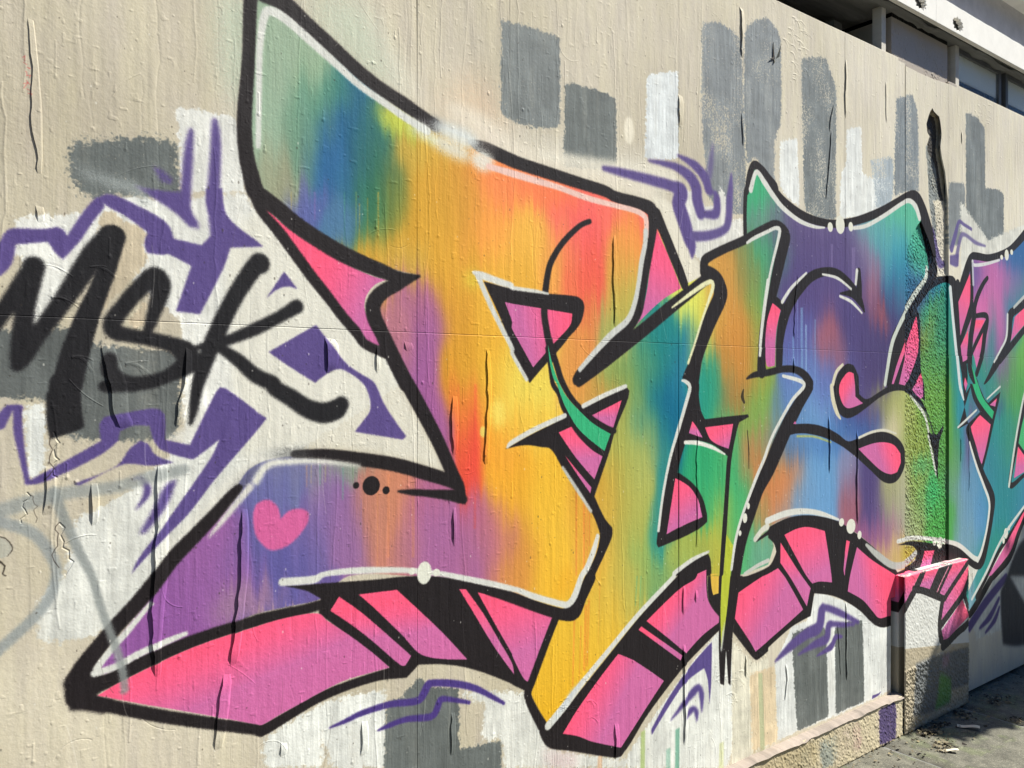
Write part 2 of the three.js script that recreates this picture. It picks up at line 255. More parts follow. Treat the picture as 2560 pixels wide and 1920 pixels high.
function mural() {
  mark('back');
  fill('#e4dfcf', 26, [661,2569,1024,2671,1240,2438,1870,2433,2204,2451,2265,2209,2391,2096,2327,2048,2087,2308,1534,2375,1093,2470,861,2625,740,2592,740,2119,740,2000,652,2079,680,2211], 0.55);
  fill('#b9c6ae', 30, [644,2576,740,2603,740,2335,694,2326,663,2375,652,2484], 0.8);
  fill('#c2ccb4', 40, [830,2623,1024,2677,1147,2451,1058,2463,892,2590], 0.8);
  fill('#e3c3a2', 40, [1240,2421,1400,2573,1485,2488,1534,2392,1359,2395], 0.6);
  roller('#696e6c', 8, [327,2153,341,2170,446,2199,551,2216,558,2150,563,2094,562,2072,471,2072,389,2060,348,2063,339,2068,328,2106], 1, 0.12);
  roller('#676b69', 6, [182,1758,265,1764,308,1768,339,1768,371,1734,399,1733,546,1722,562,1733,559,1647,558,1566,546,1520,422,1521,330,1532,286,1613,182,1623], 1, 0.05);
  roller('#7d8281', 5, [1491,2740,1534,2744,1634,2750,1725,2750,1726,2478,1710,2455,1620,2444,1534,2450,1491,2459], 1, 0.12);
  roller('#6f7472', 4, [1748,2610,1849,2617,1949,2610,1977,2603,1979,2386,1870,2353,1743,2341], 1, 0.06);
  roller('#dfe3e2', 4, [2127,2724,2287,2768,2290,2456,2116,2423,2120,2618], 1, 0.03);
  roller('#8b9092', 6, [2417,2976,2524,3006,2646,2978,2667,2685,2678,2391,2671,2300,2524,2304,2457,2343,2443,2426,2417,2636], 1, 0.27);
  roller('#8b9092', 6, [2671,3018,2737,3071,2821,3098,2867,3080,2903,3059,2906,2708,2867,2631,2868,2426,2821,2457,2744,2536,2685,2500,2664,2729], 1, 0.22);
  roller('#e2e4e0', 5, [2898,2625,3018,2661,3033,2441,3031,2383,2962,2402,2900,2441], 1, 0.05);
  roller('#7e8485', 6, [3050,2993,3110,3017,3231,3044,3271,2983,3307,2931,3304,2479,3309,2361,3170,2349,3075,2369,3068,2446], 1, 0.26);
  roller('#e3e5e1', 5, [3394,2769,3511,2804,3520,2592,3616,2586,3772,2614,3786,2546,3755,2477,3606,2431,3508,2398,3339,2365,3340,2484,3357,2577,3383,2606], 1, 0.05);
  roller('#a9b4bb', 7, [3586,2665,3786,2709,3791,2547,3760,2488,3624,2444,3626,2524,3611,2585], 1, 0.3);
  roller('#858d92', 7, [3821,2993,3971,3044,4022,2973,4039,2582,3999,2576,3899,2562,3791,2525,3797,2548,3807,2800], 1, 0.3);
  roller('#7b8182', 5, [4530,3066,4644,3067,4757,3026,4763,2701,4926,2718,4993,2703,4995,2380,4797,2373,4543,2385,4537,2651], 1, 0.12);
  roller('#84898a', 5, [4354,2678,4510,2693,4526,2650,4510,2388,4346,2335,4344,2624], 1, 0.15);
  roller('#8a8f8d', 5, [4107,2823,4164,2818,4279,2743,4307,2579,4133,2555,4216,2566,4253,2367,4180,2452], 1, 0.3);
  roller('#e6e5dd', 4, [550,2292,625,2294,677,2295,703,2271,714,2116,562,2094,558,2217], 1, 0.03);
  roller('#e6e5dd', 5, [229,1999,339,2015,422,2059,562,2078,717,2116,740,2062,776,2067,924,1887,1100,1713,1147,1647,830,1472,740,1471,723,1472,666,1419,520,1472,572,1517,562,1717,562,1798,422,1915,394,1987,286,1770,250,1764,244,1914,227,1912], 1, 0.03);
  roller('#cfc0a5', 4, [400,2036,488,1992,482,1960,490,1937,483,1915,425,1848,392,1795,399,1892,422,1959,394,1987,376,1967], 1, 0);
  roller('#cdbda2', 4, [490,1837,480,1773,442,1777,480,1831], 1, 0);
  roller('#dfe0da', 4, [245,1601,284,1606,285,1465,257,1445,247,1531], 1, 0.04);
  fill('#e2e0d6', 6, [567,1599,625,1584,582,1503,526,1519,572,1544], 0.9);
  roller('#dcdcd4', 6, [339,1359,422,1390,533,1474,652,1514,740,1562,892,1498,740,1405,680,1368,508,1208,505,1203,399,1103,275,1096,271,1183,309,1236,321,1234,335,1335], 1, 0.05);
  fill('#e2ded0', 10, [740,2074,830,1992,924,1875,1007,1772,1104,1710,1147,1647,1143,1647,1291,1398,1165,1438,957,1477,740,1476,708,1455,666,1970], 0.8);
  fill('#e4e0d2', 12, [740,1465,924,1440,740,1405,666,1369,508,1223,490,1221,652,1398], 0.9);
  roller('#e3e4dd', 6, [758,766,830,797,957,823,1100,812,1100,601,940,646,911,762,916,653,758,698], 1, 0.05);
  roller('#696e6c', 4, [1100,785,1147,779,1210,829,1233,791,1339,768,1340,586,1494,574,1495,475,1095,589], 1, 0.04);
  roller('#dfdfd7', 7, [1343,753,1534,710,1583,695,1686,493,1976,384,2031,376,2031,337,1502,487,1494,580,1417,586,1434,698,1351,735], 1, 0.1);
  fill('#dcb9bb', 16, [1648,503,1798,448,1798,403,1695,432], 0.5);
  roller('#e2e3dc', 6, [2009,367,2327,605,2510,715,2593,691,2600,468,2593,249,2558,188,2031,337], 1, 0.04);
  roller('#e2ddc9', 7, [2593,664,2737,546,2821,556,2821,196,2593,187], 1, 0.03);
  roller('#e2e4e0', 4, [2863,520,2982,652,3085,653,3144,760,3204,751,3537,621,3708,517,3802,522,3807,216,3626,203,3010,208,2879,204], 1, 0.02);
  roller('#dfcba9', 6, [2701,513,2867,510,2879,204,2716,206], 1, 0.03);
  fill('#b3bf95', 3, [2757,505,2783,500,2798,189,2768,192], 0.7);
  roller('#696e6c', 4, [2982,619,3178,622,3231,583,3241,372,3247,214,3017,209,2987,513], 1, 0.05);
  roller('#696e6c', 4, [3291,587,3413,596,3522,578,3539,307,3537,211,3304,210,3298,410], 1, 0.07);
  roller('#e1e2dc', 3, [3240,581,3290,587,3298,310,3244,292], 1, 0.02);
  fill('#a9bd74', 3, [2093,443,2115,446,2113,274,2091,280], 0.8);
  fill('#6fae93', 3, [2271,406,2295,408,2292,221,2269,228], 0.8);
  fill('#7cb39b', 3, [2222,348,2245,350,2243,236,2220,242], 0.6);
  fill('#c9cf86', 3, [2517,291,2543,293,2540,149,2514,157], 0.5);
  fill('#d8a67a', 3, [1891,415,1911,417,1909,333,1889,339], 0.6);
  roller('#dad9cf', 8, [4470,2600,4798,2427,6129,2823,6129,256,4654,278,4584,502], 1, 0.1);
  fill('#56534f', 1, [4174,3018,4144,2986,4114,2929,4124,2889,4150,2868,4164,2815,4218,2782,4258,2739,4286,2576,4335,2582,4279,2759,4258,2838,4269,2905,4258,2959,4245,2989,4191,3005]);  // inside of the tear painted darker to deepen its shade
  stroke('#ece2cf', 14, [1319,2437,44,1421,2413,62,1534,2360,66,1672,2351,57,1819,2338,55,1976,2327,61,2134,2315,59], 0.75);
  stroke('#e9e2d0', 9, [1648,2366,22,1870,2369,42,2087,2380,53,2253,2385,52,2284,2327,37], 0.85);
  fill('#e7e0cd', 5, [2145,2300,2204,2300,2265,2279,2308,2214,2346,2142,2372,2111,2417,2081,2417,2047,2346,2007,2296,2071,2235,2193,2186,2269]);
  roller('#e3e1d8', 6, [2315,2357,2391,2334,2430,2305,2497,2313,2524,2395,2558,2348,2558,2260,2657,2289,2667,2206,2470,2129,2424,2090,2365,2136,2334,2204], 1, 0.08);
  mark('purple');
  stroke('#5d4d87', 5, [585,2241,10,581,2208,18,578,2167,22,573,2096,23,572,2055,24,585,2027,20,598,2018,11]);
  stroke('#5d4d87', 5, [640,2276,11,642,2246,22,642,2191,26,637,2105,30,637,2088,34,641,2050,31,650,1990,39]);
  fill('#5d4d87', 2.8, [178,1908,200,1939,214,1965,229,1972,286,1977,306,1984,319,1978,326,1966,353,2015,380,2054,392,2059,400,2038,376,2002,353,1962,335,1937,318,1915,306,1925,289,1950,230,1938,225,1903,212,1880,178,1851]);
  fill('#5d4d87', 2.8, [389,2060,411,2068,458,2054,520,2026,538,2008,546,1984,609,1975,636,2005,633,2033,622,2067,620,2111,658,2116,666,2059,694,2029,740,2000,758,1987,740,1984,677,1976,663,1931,606,1812,551,1816,586,1924,536,1946,520,1944,489,1945,482,1965,489,1992,442,2023,401,2043]);
  fill('#5d4d87', 4, [458,2095,503,2091,562,2094,562,2073,565,2095,582,2103,583,2057,603,2025,585,2016,546,2046,505,2070,478,2083]);
  fill('#5a4a86', 5, [500,2144,520,2139,546,2119,538,2109,518,2112], 0.8);
  fill('#5d4d87', 2.5, [812,1929,847,1888,818,1892,791,1881,766,1859]);
  fill('#5d4d87', 2.8, [897,1799,940,1749,983,1701,1024,1674,1065,1650,1093,1596,1129,1545,1164,1502,1153,1493,1007,1520,1037,1554,1053,1578,1049,1616,1029,1650,976,1683,950,1684,924,1671,895,1650,830,1688,772,1726]);
  fill('#5d4d87', 2.8, [740,1579,767,1562,740,1530,639,1418,577,1341,513,1281,454,1220,471,1255,520,1317,572,1388,633,1476,650,1514,598,1475,585,1471,520,1495,503,1515,493,1552,458,1553,430,1541,427,1521,392,1492,278,1438,247,1436,235,1498,226,1546,225,1592,223,1590,210,1556,184,1548,190,1569,204,1593,214,1604,237,1604,245,1599,241,1587,245,1521,255,1445,286,1462,392,1522,389,1558,399,1575,493,1591,515,1589,526,1573,526,1519,582,1504,639,1622,652,1639,666,1636,740,1581]);
  fill('#5d4d87', 2.5, [338,1432,422,1464,451,1502,473,1519,490,1510,505,1486,546,1465,495,1461,446,1468,411,1457,348,1425]);
  fill('#5d4d87', 5, [526,1413,552,1426,541,1390,520,1352,483,1308,471,1309,503,1367]);
  stroke('#5d4d87', 4, [454,1431,3,473,1435,9,486,1418,15,488,1400,16,478,1382,10,463,1363,2]);
  stroke('#5d4d87', 5, [1917,2363,16,2003,2362,29,2145,2358,36,2253,2352,40,2308,2339,62,2290,2295,69,2321,2232,69,2346,2176,60,2362,2144,45,2362,2104,6]);
  stroke('#5d4d87', 5, [2134,2424,8,2265,2425,27,2346,2403,45,2385,2366,56,2391,2325,56,2411,2277,52]);
  stroke('#5d4d87', 5, [2407,2276,26,2457,2276,30,2500,2288,42,2503,2340,38,2491,2365,13]);
  stroke('#5d4d87', 5, [2284,2468,7,2378,2446,36,2437,2408,46,2457,2368,43,2483,2364,9]);
  stroke('#62548a', 6, [2480,2544,6,2470,2474,29,2457,2420,35], 0.7);
  stroke('#62548a', 5, [2589,2449,7,2586,2404,27,2579,2351,38,2571,2266,39,2544,2228,33,2457,2198,36,2365,2184,38]);
  stroke('#4c3a80', 2.5, [934,752,4,983,759,13,1024,767,16,1111,771,18,1195,760,21,1218,772,26,1233,795,26,1248,799,20,1319,782,21,1400,749,19,1502,682,10]);
  stroke('#4c3a80', 2.5, [1075,709,4,1111,714,15,1165,717,17,1244,705,21,1264,722,23,1275,744,21,1299,742,15,1375,714,11]);
  fill('#5a4b88', 2.5, [2474,682,2471,540,2461,451,2450,545,2430,593,2327,563,2235,497,2148,419,2145,438,2235,530,2359,620,2443,667]);
  stroke('#5a4b88', 5, [2247,447,5,2315,487,23,2372,520,35,2401,528,22,2416,493,28,2416,433,4]);
  stroke('#5a4b88', 5, [2332,432,6,2353,453,28,2375,456,17,2388,436,23,2388,406,4]);
  stroke('#5d4d87', 5, [2867,529,9,2978,572,43,3085,600,49,3174,613,58,3196,678,54,3215,689,29,3320,652,32,3489,577,19]);
  stroke('#5d4d87', 5, [3022,525,6,3144,545,35,3231,553,45,3247,605,39,3284,606,24,3357,590,24,3460,572,13]);
  stroke('#5d4d87', 3.5, [3157,493,5,3266,511,33,3302,545,27,3357,537,10]);
  stroke('#5d4d87', 5, [4576,362,59,4768,459,58,5031,559,48]);
  stroke('#5d4d87', 5, [4699,333,18,4825,374,43,4941,457,23]);
  stroke('#5d4d87', 5, [4768,296,15,4883,345,38,4941,405,20]);
  stroke('#5f538c', 3, [4376,2336,38,4421,2421,35,4459,2485,22,4518,2477,19,4605,2462,18], 0.9);
  stroke('#6a6090', 4, [4434,2308,34,4479,2409,30,4531,2425,21,4652,2397,23,4770,2390,10], 0.85);
  fill('#5d5088', 4, [4358,2301,4459,2320,4453,2256,4427,2248,4358,2257], 0.9);
  stroke('#5d5088', 4, [4186,2441,17,4216,2387,35,4246,2320,41,4277,2258,53,4326,2257,27], 0.85);
  fill('#5d4d87', 1.5, [3609,221,3661,219,3687,223,3661,209,3604,206]);
  mark('tag');
  stroke('#222124', 4, [178,1749,31,210,1801,32,241,1856,36,263,1891,41]);
  stroke('#222124', 4, [263,1895,43,255,1857,42,247,1807,37,241,1747,38,236,1705,35,229,1679,17]);
  stroke('#222124', 4, [233,1686,26,244,1705,35,271,1752,33,321,1831,39,376,1926,50,416,1975,53]);
  stroke('#222124', 3, [416,1974,54,408,1919,39,389,1856,39,366,1796,46,341,1715,56,326,1647,60,321,1647,60,320,1598,64]);
  fill('#222124', 2.5, [286,1628,353,1627,353,1597,359,1555,351,1549,321,1538,293,1529,286,1566]);
  stroke('#222124', 4, [489,1768,20,498,1795,27,513,1843,37,517,1875,46,504,1893,44,468,1859,37,437,1818,36,415,1783,38,420,1763,36,451,1756,31,495,1749,32,541,1738,36,572,1720,54,577,1696,50,533,1666,30,483,1651,29,442,1652,31,411,1673,36,409,1701,33]);
  stroke('#222124', 4, [399,1642,26,458,1645,31,508,1647,16]);
  stroke('#222124', 4.5, [749,1944,52,734,1931,44,694,1869,41,661,1805,41,631,1738,40,610,1677,33,598,1639,29,589,1582,19,582,1550,7]);
  stroke('#222124', 4, [845,1843,36,800,1815,29,740,1783,31,680,1756,25,639,1743,22,598,1733,11]);
  stroke('#222124', 4, [652,1733,22,694,1706,32,740,1667,37,785,1647,38,785,1638,39,830,1612,44,876,1583,48,921,1572,54,957,1582,53,971,1597,38]);
  stroke('#979c9a', 5, [569,1447,25,495,1436,29,422,1418,27,330,1413,28,254,1399,32,182,1380,31], 0.8);
  stroke('#969c9c', 4, [190,1367,25,244,1344,24,275,1317,23,302,1264,22,304,1237,21,293,1196,22,265,1157,23,229,1124,23,190,1091,22], 0.85);
  stroke('#a7adab', 9, [351,2110,10,411,2095,22,466,2086,25,485,2055,19], 0.75);
  mark('body');
  fill('#888888', 2, [758,2614,809,2608,873,2565,942,2526,1010,2484,1081,2449,1154,2422,1231,2392,1319,2370,1421,2355,1534,2327,1672,2313,1819,2298,1922,2290,1976,2276,2087,2270,2151,2256,2198,2185,2247,2108,2296,2046,2322,2006,2443,2051,2427,2099,2470,2124,2558,2161,2664,2201,2675,2390,2693,2420,2733,2507,2781,2483,2821,2457,2867,2426,2946,2376,3051,2347,3170,2335,3302,2340,3469,2373,3657,2432,3813,2495,3943,2549,4022,2551,4079,2496,4161,2351,4209,2235,4149,2155,4294,2174,4394,2161,4458,2064,4596,2317,4797,2329,4941,2358,5092,2408,5267,2506,5669,2740,5943,2776,5943,988,5267,900,5092,799,4797,611,4583,434,4523,517,4726,696,4576,709,4344,793,4173,820,4033,797,3921,756,3802,778,3606,905,3431,998,3187,1081,2938,1096,2821,1073,2859,994,2821,925,2664,910,2614,909,2572,695,2537,570,2517,770,2457,845,2450,1009,2327,991,2259,959,2204,914,1976,766,1759,614,1681,560,1616,663,1602,702,1710,912,1734,923,1534,1006,1400,1061,1180,1112,990,1139,911,1092,830,1086,740,1081,680,1066,533,1039,458,1017,371,999,380,1023,518,1190,546,1245,680,1379,723,1438,794,1462,940,1460,1129,1424,1319,1356,1295,1394,1221,1562,1168,1647,1125,1716,1086,1791,1062,1865,1093,1901,1165,1935,1203,1951,1086,1967,963,1999,870,2040,797,2084,744,2120,715,2217,711,2301,721,2445,725,2604]);
  mark('spots');
  spot('#f6e26a', 14, [1481,1559,30,45], 0.8);
  spot('#ecd66a', 3, [1425,1505,11,16], 0.9);
  spot('#d3d94f', 18, [1129,2374,48,22], 0.7);
  spot('#c8d44a', 8, [1248,2338,23,13], 0.7);
  spot('#e4e24e', 16, [1388,1952,25,20], 0.7);
  fill('#e8843c', 1.6, [1791,1310,1800,1309,1798,1025,1792,1026], 0.55);
  fill('#e8843c', 1.6, [1824,1296,1835,1295,1833,1020,1825,1021], 0.55);
  fill('#e8843c', 1.6, [1839,1276,1845,1275,1844,1078,1840,1079], 0.55);
  fill('#e8843c', 1.6, [1849,1248,1856,1248,1855,1115,1850,1115], 0.55);
  fill('#e98a35', 1.2, [1783,885,1791,884,1782,669,1776,670], 0.55);
  fill('#e98a35', 1.2, [1831,926,1844,924,1835,710,1824,712], 0.55);
  fill('#e98a35', 1.2, [1846,942,1855,941,1846,722,1839,724], 0.55);
  fill('#e98a35', 1.2, [1898,980,1901,979,1892,782,1891,782], 0.55);
  fill('#e98a35', 1.2, [1813,861,1818,860,1809,685,1806,686], 0.55);
  fill('#5fae7c', 1.2, [2073,986,2078,985,2068,883,2065,884], 0.55);
  fill('#5fae7c', 1.2, [2093,983,2097,982,2087,864,2085,864], 0.55);
  fill('#8fa04a', 1.6, [1010,2157,1013,2158,1013,1985,1011,1985], 0.5);
  fill('#e8c25a', 1.6, [1020,2128,1023,2128,1022,1974,1021,1974], 0.5);
  fill('#3f8a6a', 1.6, [976,2152,979,2153,979,2025,977,2024], 0.5);
  fill('#8a70b0', 1.6, [892,2141,897,2141,896,2070,893,2069], 0.5);
  fill('#c8b060', 1.6, [830,2132,833,2132,832,2082,830,2082], 0.5);
  fill('#b09a40', 1.6, [1044,2146,1047,2147,1046,1988,1045,1988], 0.5);
  fill('#caa23e', 1.6, [1075,2166,1080,2167,1079,1988,1076,1988], 0.5);
  fill('#7fb0d8', 1.8, [2986,1840,2997,1840,2994,1645,2987,1645], 0.45);
  fill('#86b4da', 1.8, [3043,1962,3061,1963,3058,1649,3045,1649], 0.45);
  fill('#9fc4e2', 1.8, [3076,1891,3090,1892,3086,1645,3078,1645], 0.45);
  fill('#7c9fd0', 1.8, [3144,1918,3156,1919,3152,1645,3146,1645], 0.45);
  fill('#8a9ad0', 1.8, [3018,2008,3026,2009,3022,1721,3020,1721], 0.45);
  fill('#8878a8', 1.8, [3266,2249,3284,2250,3281,2125,3268,2124], 0.45);
  fill('#8a7aa8', 1.8, [3431,2250,3460,2253,3456,2036,3433,2035], 0.45);
  fill('#5a6fb0', 1.8, [2954,1815,2963,1815,2960,1645,2955,1645], 0.45);
  fill('#c89060', 2, [870,1440,874,1440,873,1381,871,1381], 0.45);
  fill('#c8b070', 2, [883,1439,886,1439,885,1392,883,1392], 0.45);
  fill('#70a890', 2, [906,1441,911,1440,910,1384,907,1384], 0.45);
  fill('#a8a870', 2, [921,1437,926,1437,925,1392,921,1392], 0.45);
  fill('#6a9a88', 2, [970,1428,976,1427,975,1342,970,1343], 0.45);
  fill('#8aa880', 2, [1000,1426,1005,1426,1003,1377,1001,1377], 0.45);
  fill('#d89060', 2, [1072,1371,1078,1371,1076,1146,1073,1146], 0.45);
  fill('#dd8a60', 2, [1104,1401,1113,1400,1112,1172,1104,1173], 0.45);
  fill('#c88068', 2, [1180,1379,1191,1379,1190,1162,1181,1163], 0.45);
  fill('#8a70a0', 2, [1024,1338,1028,1338,1026,1183,1024,1184], 0.45);
  fill('#f0503f', 3, [1392,1646,1403,1646,1400,1221,1393,1221], 0.35);
  fill('#f0503f', 3, [1335,1647,1338,1647,1335,1328,1336,1328], 0.35);
  fill('#b5949c', 1.2, [743,1080,748,1114,752,1079], 0.6);
  fill('#b5949c', 1.2, [752,1079,757,1104,761,1077], 0.6);
  fill('#b5949c', 1.2, [779,1074,783,1108,788,1073], 0.6);
  fill('#b5949c', 1.2, [812,1069,816,1106,821,1067], 0.6);
  fill('#b5949c', 1.2, [821,1067,826,1096,830,1066], 0.6);
  fill('#b5949c', 1.2, [830,1066,835,1103,839,1064], 0.6);
  fill('#d7649c', 3, [803,1308,798,1334,779,1356,761,1360,740,1351,733,1329,734,1300,740,1274,758,1248,776,1234,800,1233,830,1244,861,1272,877,1297,876,1320,861,1328,836,1330,818,1323]);
  mark('pinkbase');
  fill('#ff5c80', 1.2, [747,2104,779,2072,815,2045,861,2018,924,1991,976,1966,1024,1948,1065,1936,1104,1931,1068,1915,1041,1882,1036,1851,1044,1827,1068,1784,1090,1745,1034,1767,1013,1797,937,1876,858,1971,815,2022,770,2066], 1, ['#cf6ca4', 892, 1932, 1034, 1851]);
  fill('#ff5c80', 1.2, [2172,2189,2228,2114,2303,1991,2204,1943,2110,1878,2026,1811,2082,1861,2105,1910,2125,1971,2145,2074], 1, ['#cf6ca4', 2192, 2139, 2145, 1912]);
  mark('black');
  stroke('#231e20', 3.2, [758,2614,47,812,2603,48,873,2565,45,942,2526,42,1010,2484,41,1081,2448,41,1154,2421,42,1231,2390,41,1264,2380,39]);
  stroke('#4a4a4c', 9, [1256,2382,39,1279,2376,36,1295,2374,21], 0.8);
  stroke('#231e20', 2.6, [1379,2356,15,1408,2349,35,1442,2344,43,1534,2326,42,1579,2320,40,1672,2311,40,1819,2297,39,1922,2288,39,1976,2275,39,2087,2268,43,2148,2254,54,2160,2217,56]);
  stroke('#231e20', 3, [738,2608,33,727,2588,34,722,2445,32,712,2301,37,715,2217,38,728,2157,42,740,2119,46,762,2105,43,797,2084,42,839,2054,44,898,2022,44,963,1992,45,1024,1971,44,1086,1954,41,1143,1941,32,1210,1949,5]);
  stroke('#231e20', 2.4, [1210,1948,3,1176,1938,22,1136,1920,36,1093,1898,41,1064,1865,45,1065,1828,46,1088,1785,44,1125,1716,46,1165,1647,47,1168,1647,44,1221,1562,43,1267,1485,42,1315,1393,40,1343,1344,36,1362,1297,5]);
  stroke('#231e20', 2.4, [725,2176,18,743,2090,22,800,2026,30,848,1968,30,884,1924,30,931,1872,29,973,1823,28,1010,1786,29,1032,1758,26,1061,1743,26,1100,1730,29]);
  stroke('#231e20', 2.6, [839,1469,20,892,1466,27,940,1462,29,1024,1446,36,1129,1425,38,1240,1391,40,1311,1366,37,1347,1342,27]);
  stroke('#4d4d4d', 10, [779,1473,9,815,1471,17,867,1468,26], 0.75);
  stroke('#231e20', 2.6, [1138,1351,6,1184,1345,18,1240,1337,21,1299,1328,30,1343,1319,40,1359,1306,21]);
  stroke('#55555a', 9, [740,1439,18,714,1410,22,680,1377,26], 0.6);
  stroke('#231e20', 2.8, [697,1394,21,680,1377,28,639,1334,32,585,1282,35,546,1245,36,518,1211,36,471,1156,36,422,1107,35,387,1067,37,357,1030,41,341,1001,43]);
  fill('#231e20', 4, [318,1003,330,1021,366,1036,399,1006,383,962,422,944,399,918,353,937,330,941,326,964]);
  stroke('#231e20', 2.6, [339,966,35,399,938,28,495,894,29,598,852,29,740,797,26,746,793,26]);
  stroke('#231e20', 2.4, [341,978,42,399,988,34,458,1008,34,533,1030,32,612,1047,30,680,1057,29,740,1064,30,740,1065,30,800,1069,28,861,1071,26,911,1076,26]);
  fill('#231e20', 2, [812,1139,924,1130,1058,1119,1180,1112,1299,1092,1421,1054,1534,1016,1534,1013,1625,972,1710,933,1720,896,1672,817,1606,719,1583,702,1534,731,1534,733,1442,783,1359,821,1279,846,1203,860,1165,832,1079,843,990,838,905,824,830,800,776,781,752,775,740,782,740,808,755,805,924,854,1111,872,905,1054,911,1091,873,1117]);
  mark('pinks');
  fill('#ff5c80', 1.2, [385,962,422,978,495,1002,572,1024,652,1039,740,1050,785,1056,845,1059,905,1054,927,1033,990,983,1058,924,1111,872,1024,869,973,865,924,854,861,836,800,819,755,805,740,810,740,810,598,871,495,914], 1, ['#cf6ca4', 652, 1032, 680, 904]);
  fill('#ff5c80', 1.2, [962,1089,937,1056,986,1018,1058,955,1147,870,1161,867,1180,890,1093,974,1024,1039], 1, ['#cf6ca4', 1059, 1051, 1059, 958]);
  fill('#ff5c80', 1.2, [1018,1086,1134,1081,1203,1015,1279,940,1339,875,1368,842,1221,882,1147,957,1058,1049], 1, ['#cf6ca4', 1193, 1049, 1193, 952]);
  fill('#ff5c80', 1.2, [1341,1051,1365,1047,1425,968,1485,874,1534,795,1541,761,1463,864,1379,993], 1, ['#cf6ca4', 1440, 1005, 1440, 879]);
  fill('#ff5c80', 1.2, [1406,1032,1534,987,1534,990,1698,911,1643,815,1602,723,1579,739,1534,819,1534,823,1485,902], 1, ['#cf6ca4', 1485, 1000, 1507, 821]);
  fill('#231e20', 2, [1427,1951,1534,1938,1662,1931,1798,1929,1825,1917,1832,1895,1814,1843,1759,1791,1710,1745,1653,1697,1602,1649,1534,1747,1494,1838]);
  fill('#ff5c80', 1.2, [1507,1894,1534,1891,1648,1883,1779,1873,1771,1836,1695,1770,1616,1698,1534,1815,1534,1836], 1, ['#cf6ca4', 1759, 1872, 1579, 1817]);
  stroke('#231e20', 2.4, [2158,2217,48,2148,2155,40,2136,2105,37,2116,2031,38,2096,1949,40,2082,1897,39,2031,1835,41,1965,1789,43,1891,1737,41,1819,1683,40,1796,1659,35]);
  stroke('#231e20', 2.4, [2172,2239,53,2210,2186,44,2256,2113,46,2296,2050,45,2321,2006,40]);
  stroke('#231e20', 2, [1806,1655,38,1922,1723,47,2031,1788,49,2116,1838,49,2235,1912,50,2346,1977,46,2443,2034,44,2483,2041,39]);
  stroke('#231e20', 2, [2457,2058,54,2503,2036,65,2524,1994,81,2517,1963,74,2480,1909,72,2440,1847,70,2401,1777,67,2378,1726,69,2362,1671,75,2372,1629,57]);
  fill('#231e20', 2, [2346,1721,2307,1665,2353,1654,2398,1646,2417,1739]);
  stroke('#231e20', 2, [2433,2061,53,2432,2099,42,2470,2124,35,2558,2161,34,2664,2201,35,2737,2236,34,2821,2273,33,2867,2291,26,2906,2280,41,2938,2248,64,2922,2204,67,2898,2141,67,2867,2054,60,2840,1983,51,2815,1940,47,2796,1879,52,2781,1787,52,2774,1718,54,2778,1691,60]);
  stroke('#231e20', 2, [2680,1666,7,2729,1681,23,2821,1691,28,2914,1705,28,3002,1704,30,3068,1683,39,3106,1645,59,3097,1630,65,3035,1568,63,2962,1489,77,2890,1397,82,2828,1312,77,2759,1235,69,2707,1148,68,2664,1072,67,2635,999,65,2614,909,57,2603,857,54,2584,767,50]);
  fill('#ff5c80', 1.2, [2850,1970,2906,1948,2875,1859,2863,1719,2821,1713,2808,1718,2800,1755,2812,1889], 1, ['#cf6ca4', 2842, 1939, 2842, 1811]);
  stroke('#231e20', 2, [2844,1990,33,2882,1976,35,2922,1955,36]);
  fill('#231e20', 2, [1508,1450,1602,1488,1672,1513,1754,1543,1821,1569,1922,1602,2023,1638,2038,1622,2031,1595,1971,1490,1944,1422,1912,1354,1875,1276,1922,1199,1956,1165,1957,1138,1922,1080,1876,1014,1839,951,1798,893,1769,884,1720,897,1729,928,1778,938,1798,968,1834,1020,1880,1081,1900,1140,1893,1168,1865,1220,1798,1298,1734,1380,1688,1440,1648,1449,1602,1457,1561,1457]);
  stroke('#231e20', 2.4, [1857,1009,46,1819,954,45,1791,910,49,1754,907,39,1710,920,36,1625,955,34,1534,996,33,1442,1031,23]);
  fill('#ff5c80', 1.2, [1860,1542,2001,1591,1960,1496,1907,1519], 1, ['#cf6ca4', 1931, 1581, 1931, 1533]);
  fill('#ff5c80', 1.2, [1720,1492,1778,1510,1819,1465,1865,1429,1912,1406,1875,1332,1798,1403], 1, ['#cf6ca4', 1823, 1488, 1823, 1401]);
  fill('#ff5c80', 0.8, [1746,1418,1788,1377,1862,1306,1857,1287,1798,1354], 1, ['#cf6ca4', 1810, 1400, 1810, 1338]);
  stroke('#231e20', 2.2, [1707,905,28,1657,813,29,1609,722,30,1595,696,30,1599,670,28,1632,609,32,1686,526,42]);
  fill('#231e20', 2, [1672,559,1759,614,1870,691,1976,766,2087,844,2204,914,2284,956,2265,958,2327,991,2391,1008,2451,1014,2465,990,2470,929,2447,933,2457,836,2517,770,2517,718,2404,666,2315,621,2204,550,2116,486,2042,417,1998,385,1965,390,1769,466,1674,504,1639,560]);
  fill('#ff5c80', 1.2, [1984,735,2059,698,2210,595,2099,502,1998,415,1870,468,1798,506,1737,529,1798,590,1896,670], 1, ['#cf6ca4', 1880, 689, 2003, 584]);
  fill('#ff5c80', 1.2, [2096,808,2312,663,2299,649,2082,799], 1, ['#cf6ca4', 2195, 776, 2195, 716]);
  fill('#ff5c80', 1.2, [2122,822,2222,874,2308,913,2378,932,2391,949,2441,957,2450,846,2514,773,2514,747,2417,715,2330,668,2235,740], 1, ['#cf6ca4', 2222, 870, 2296, 779]);
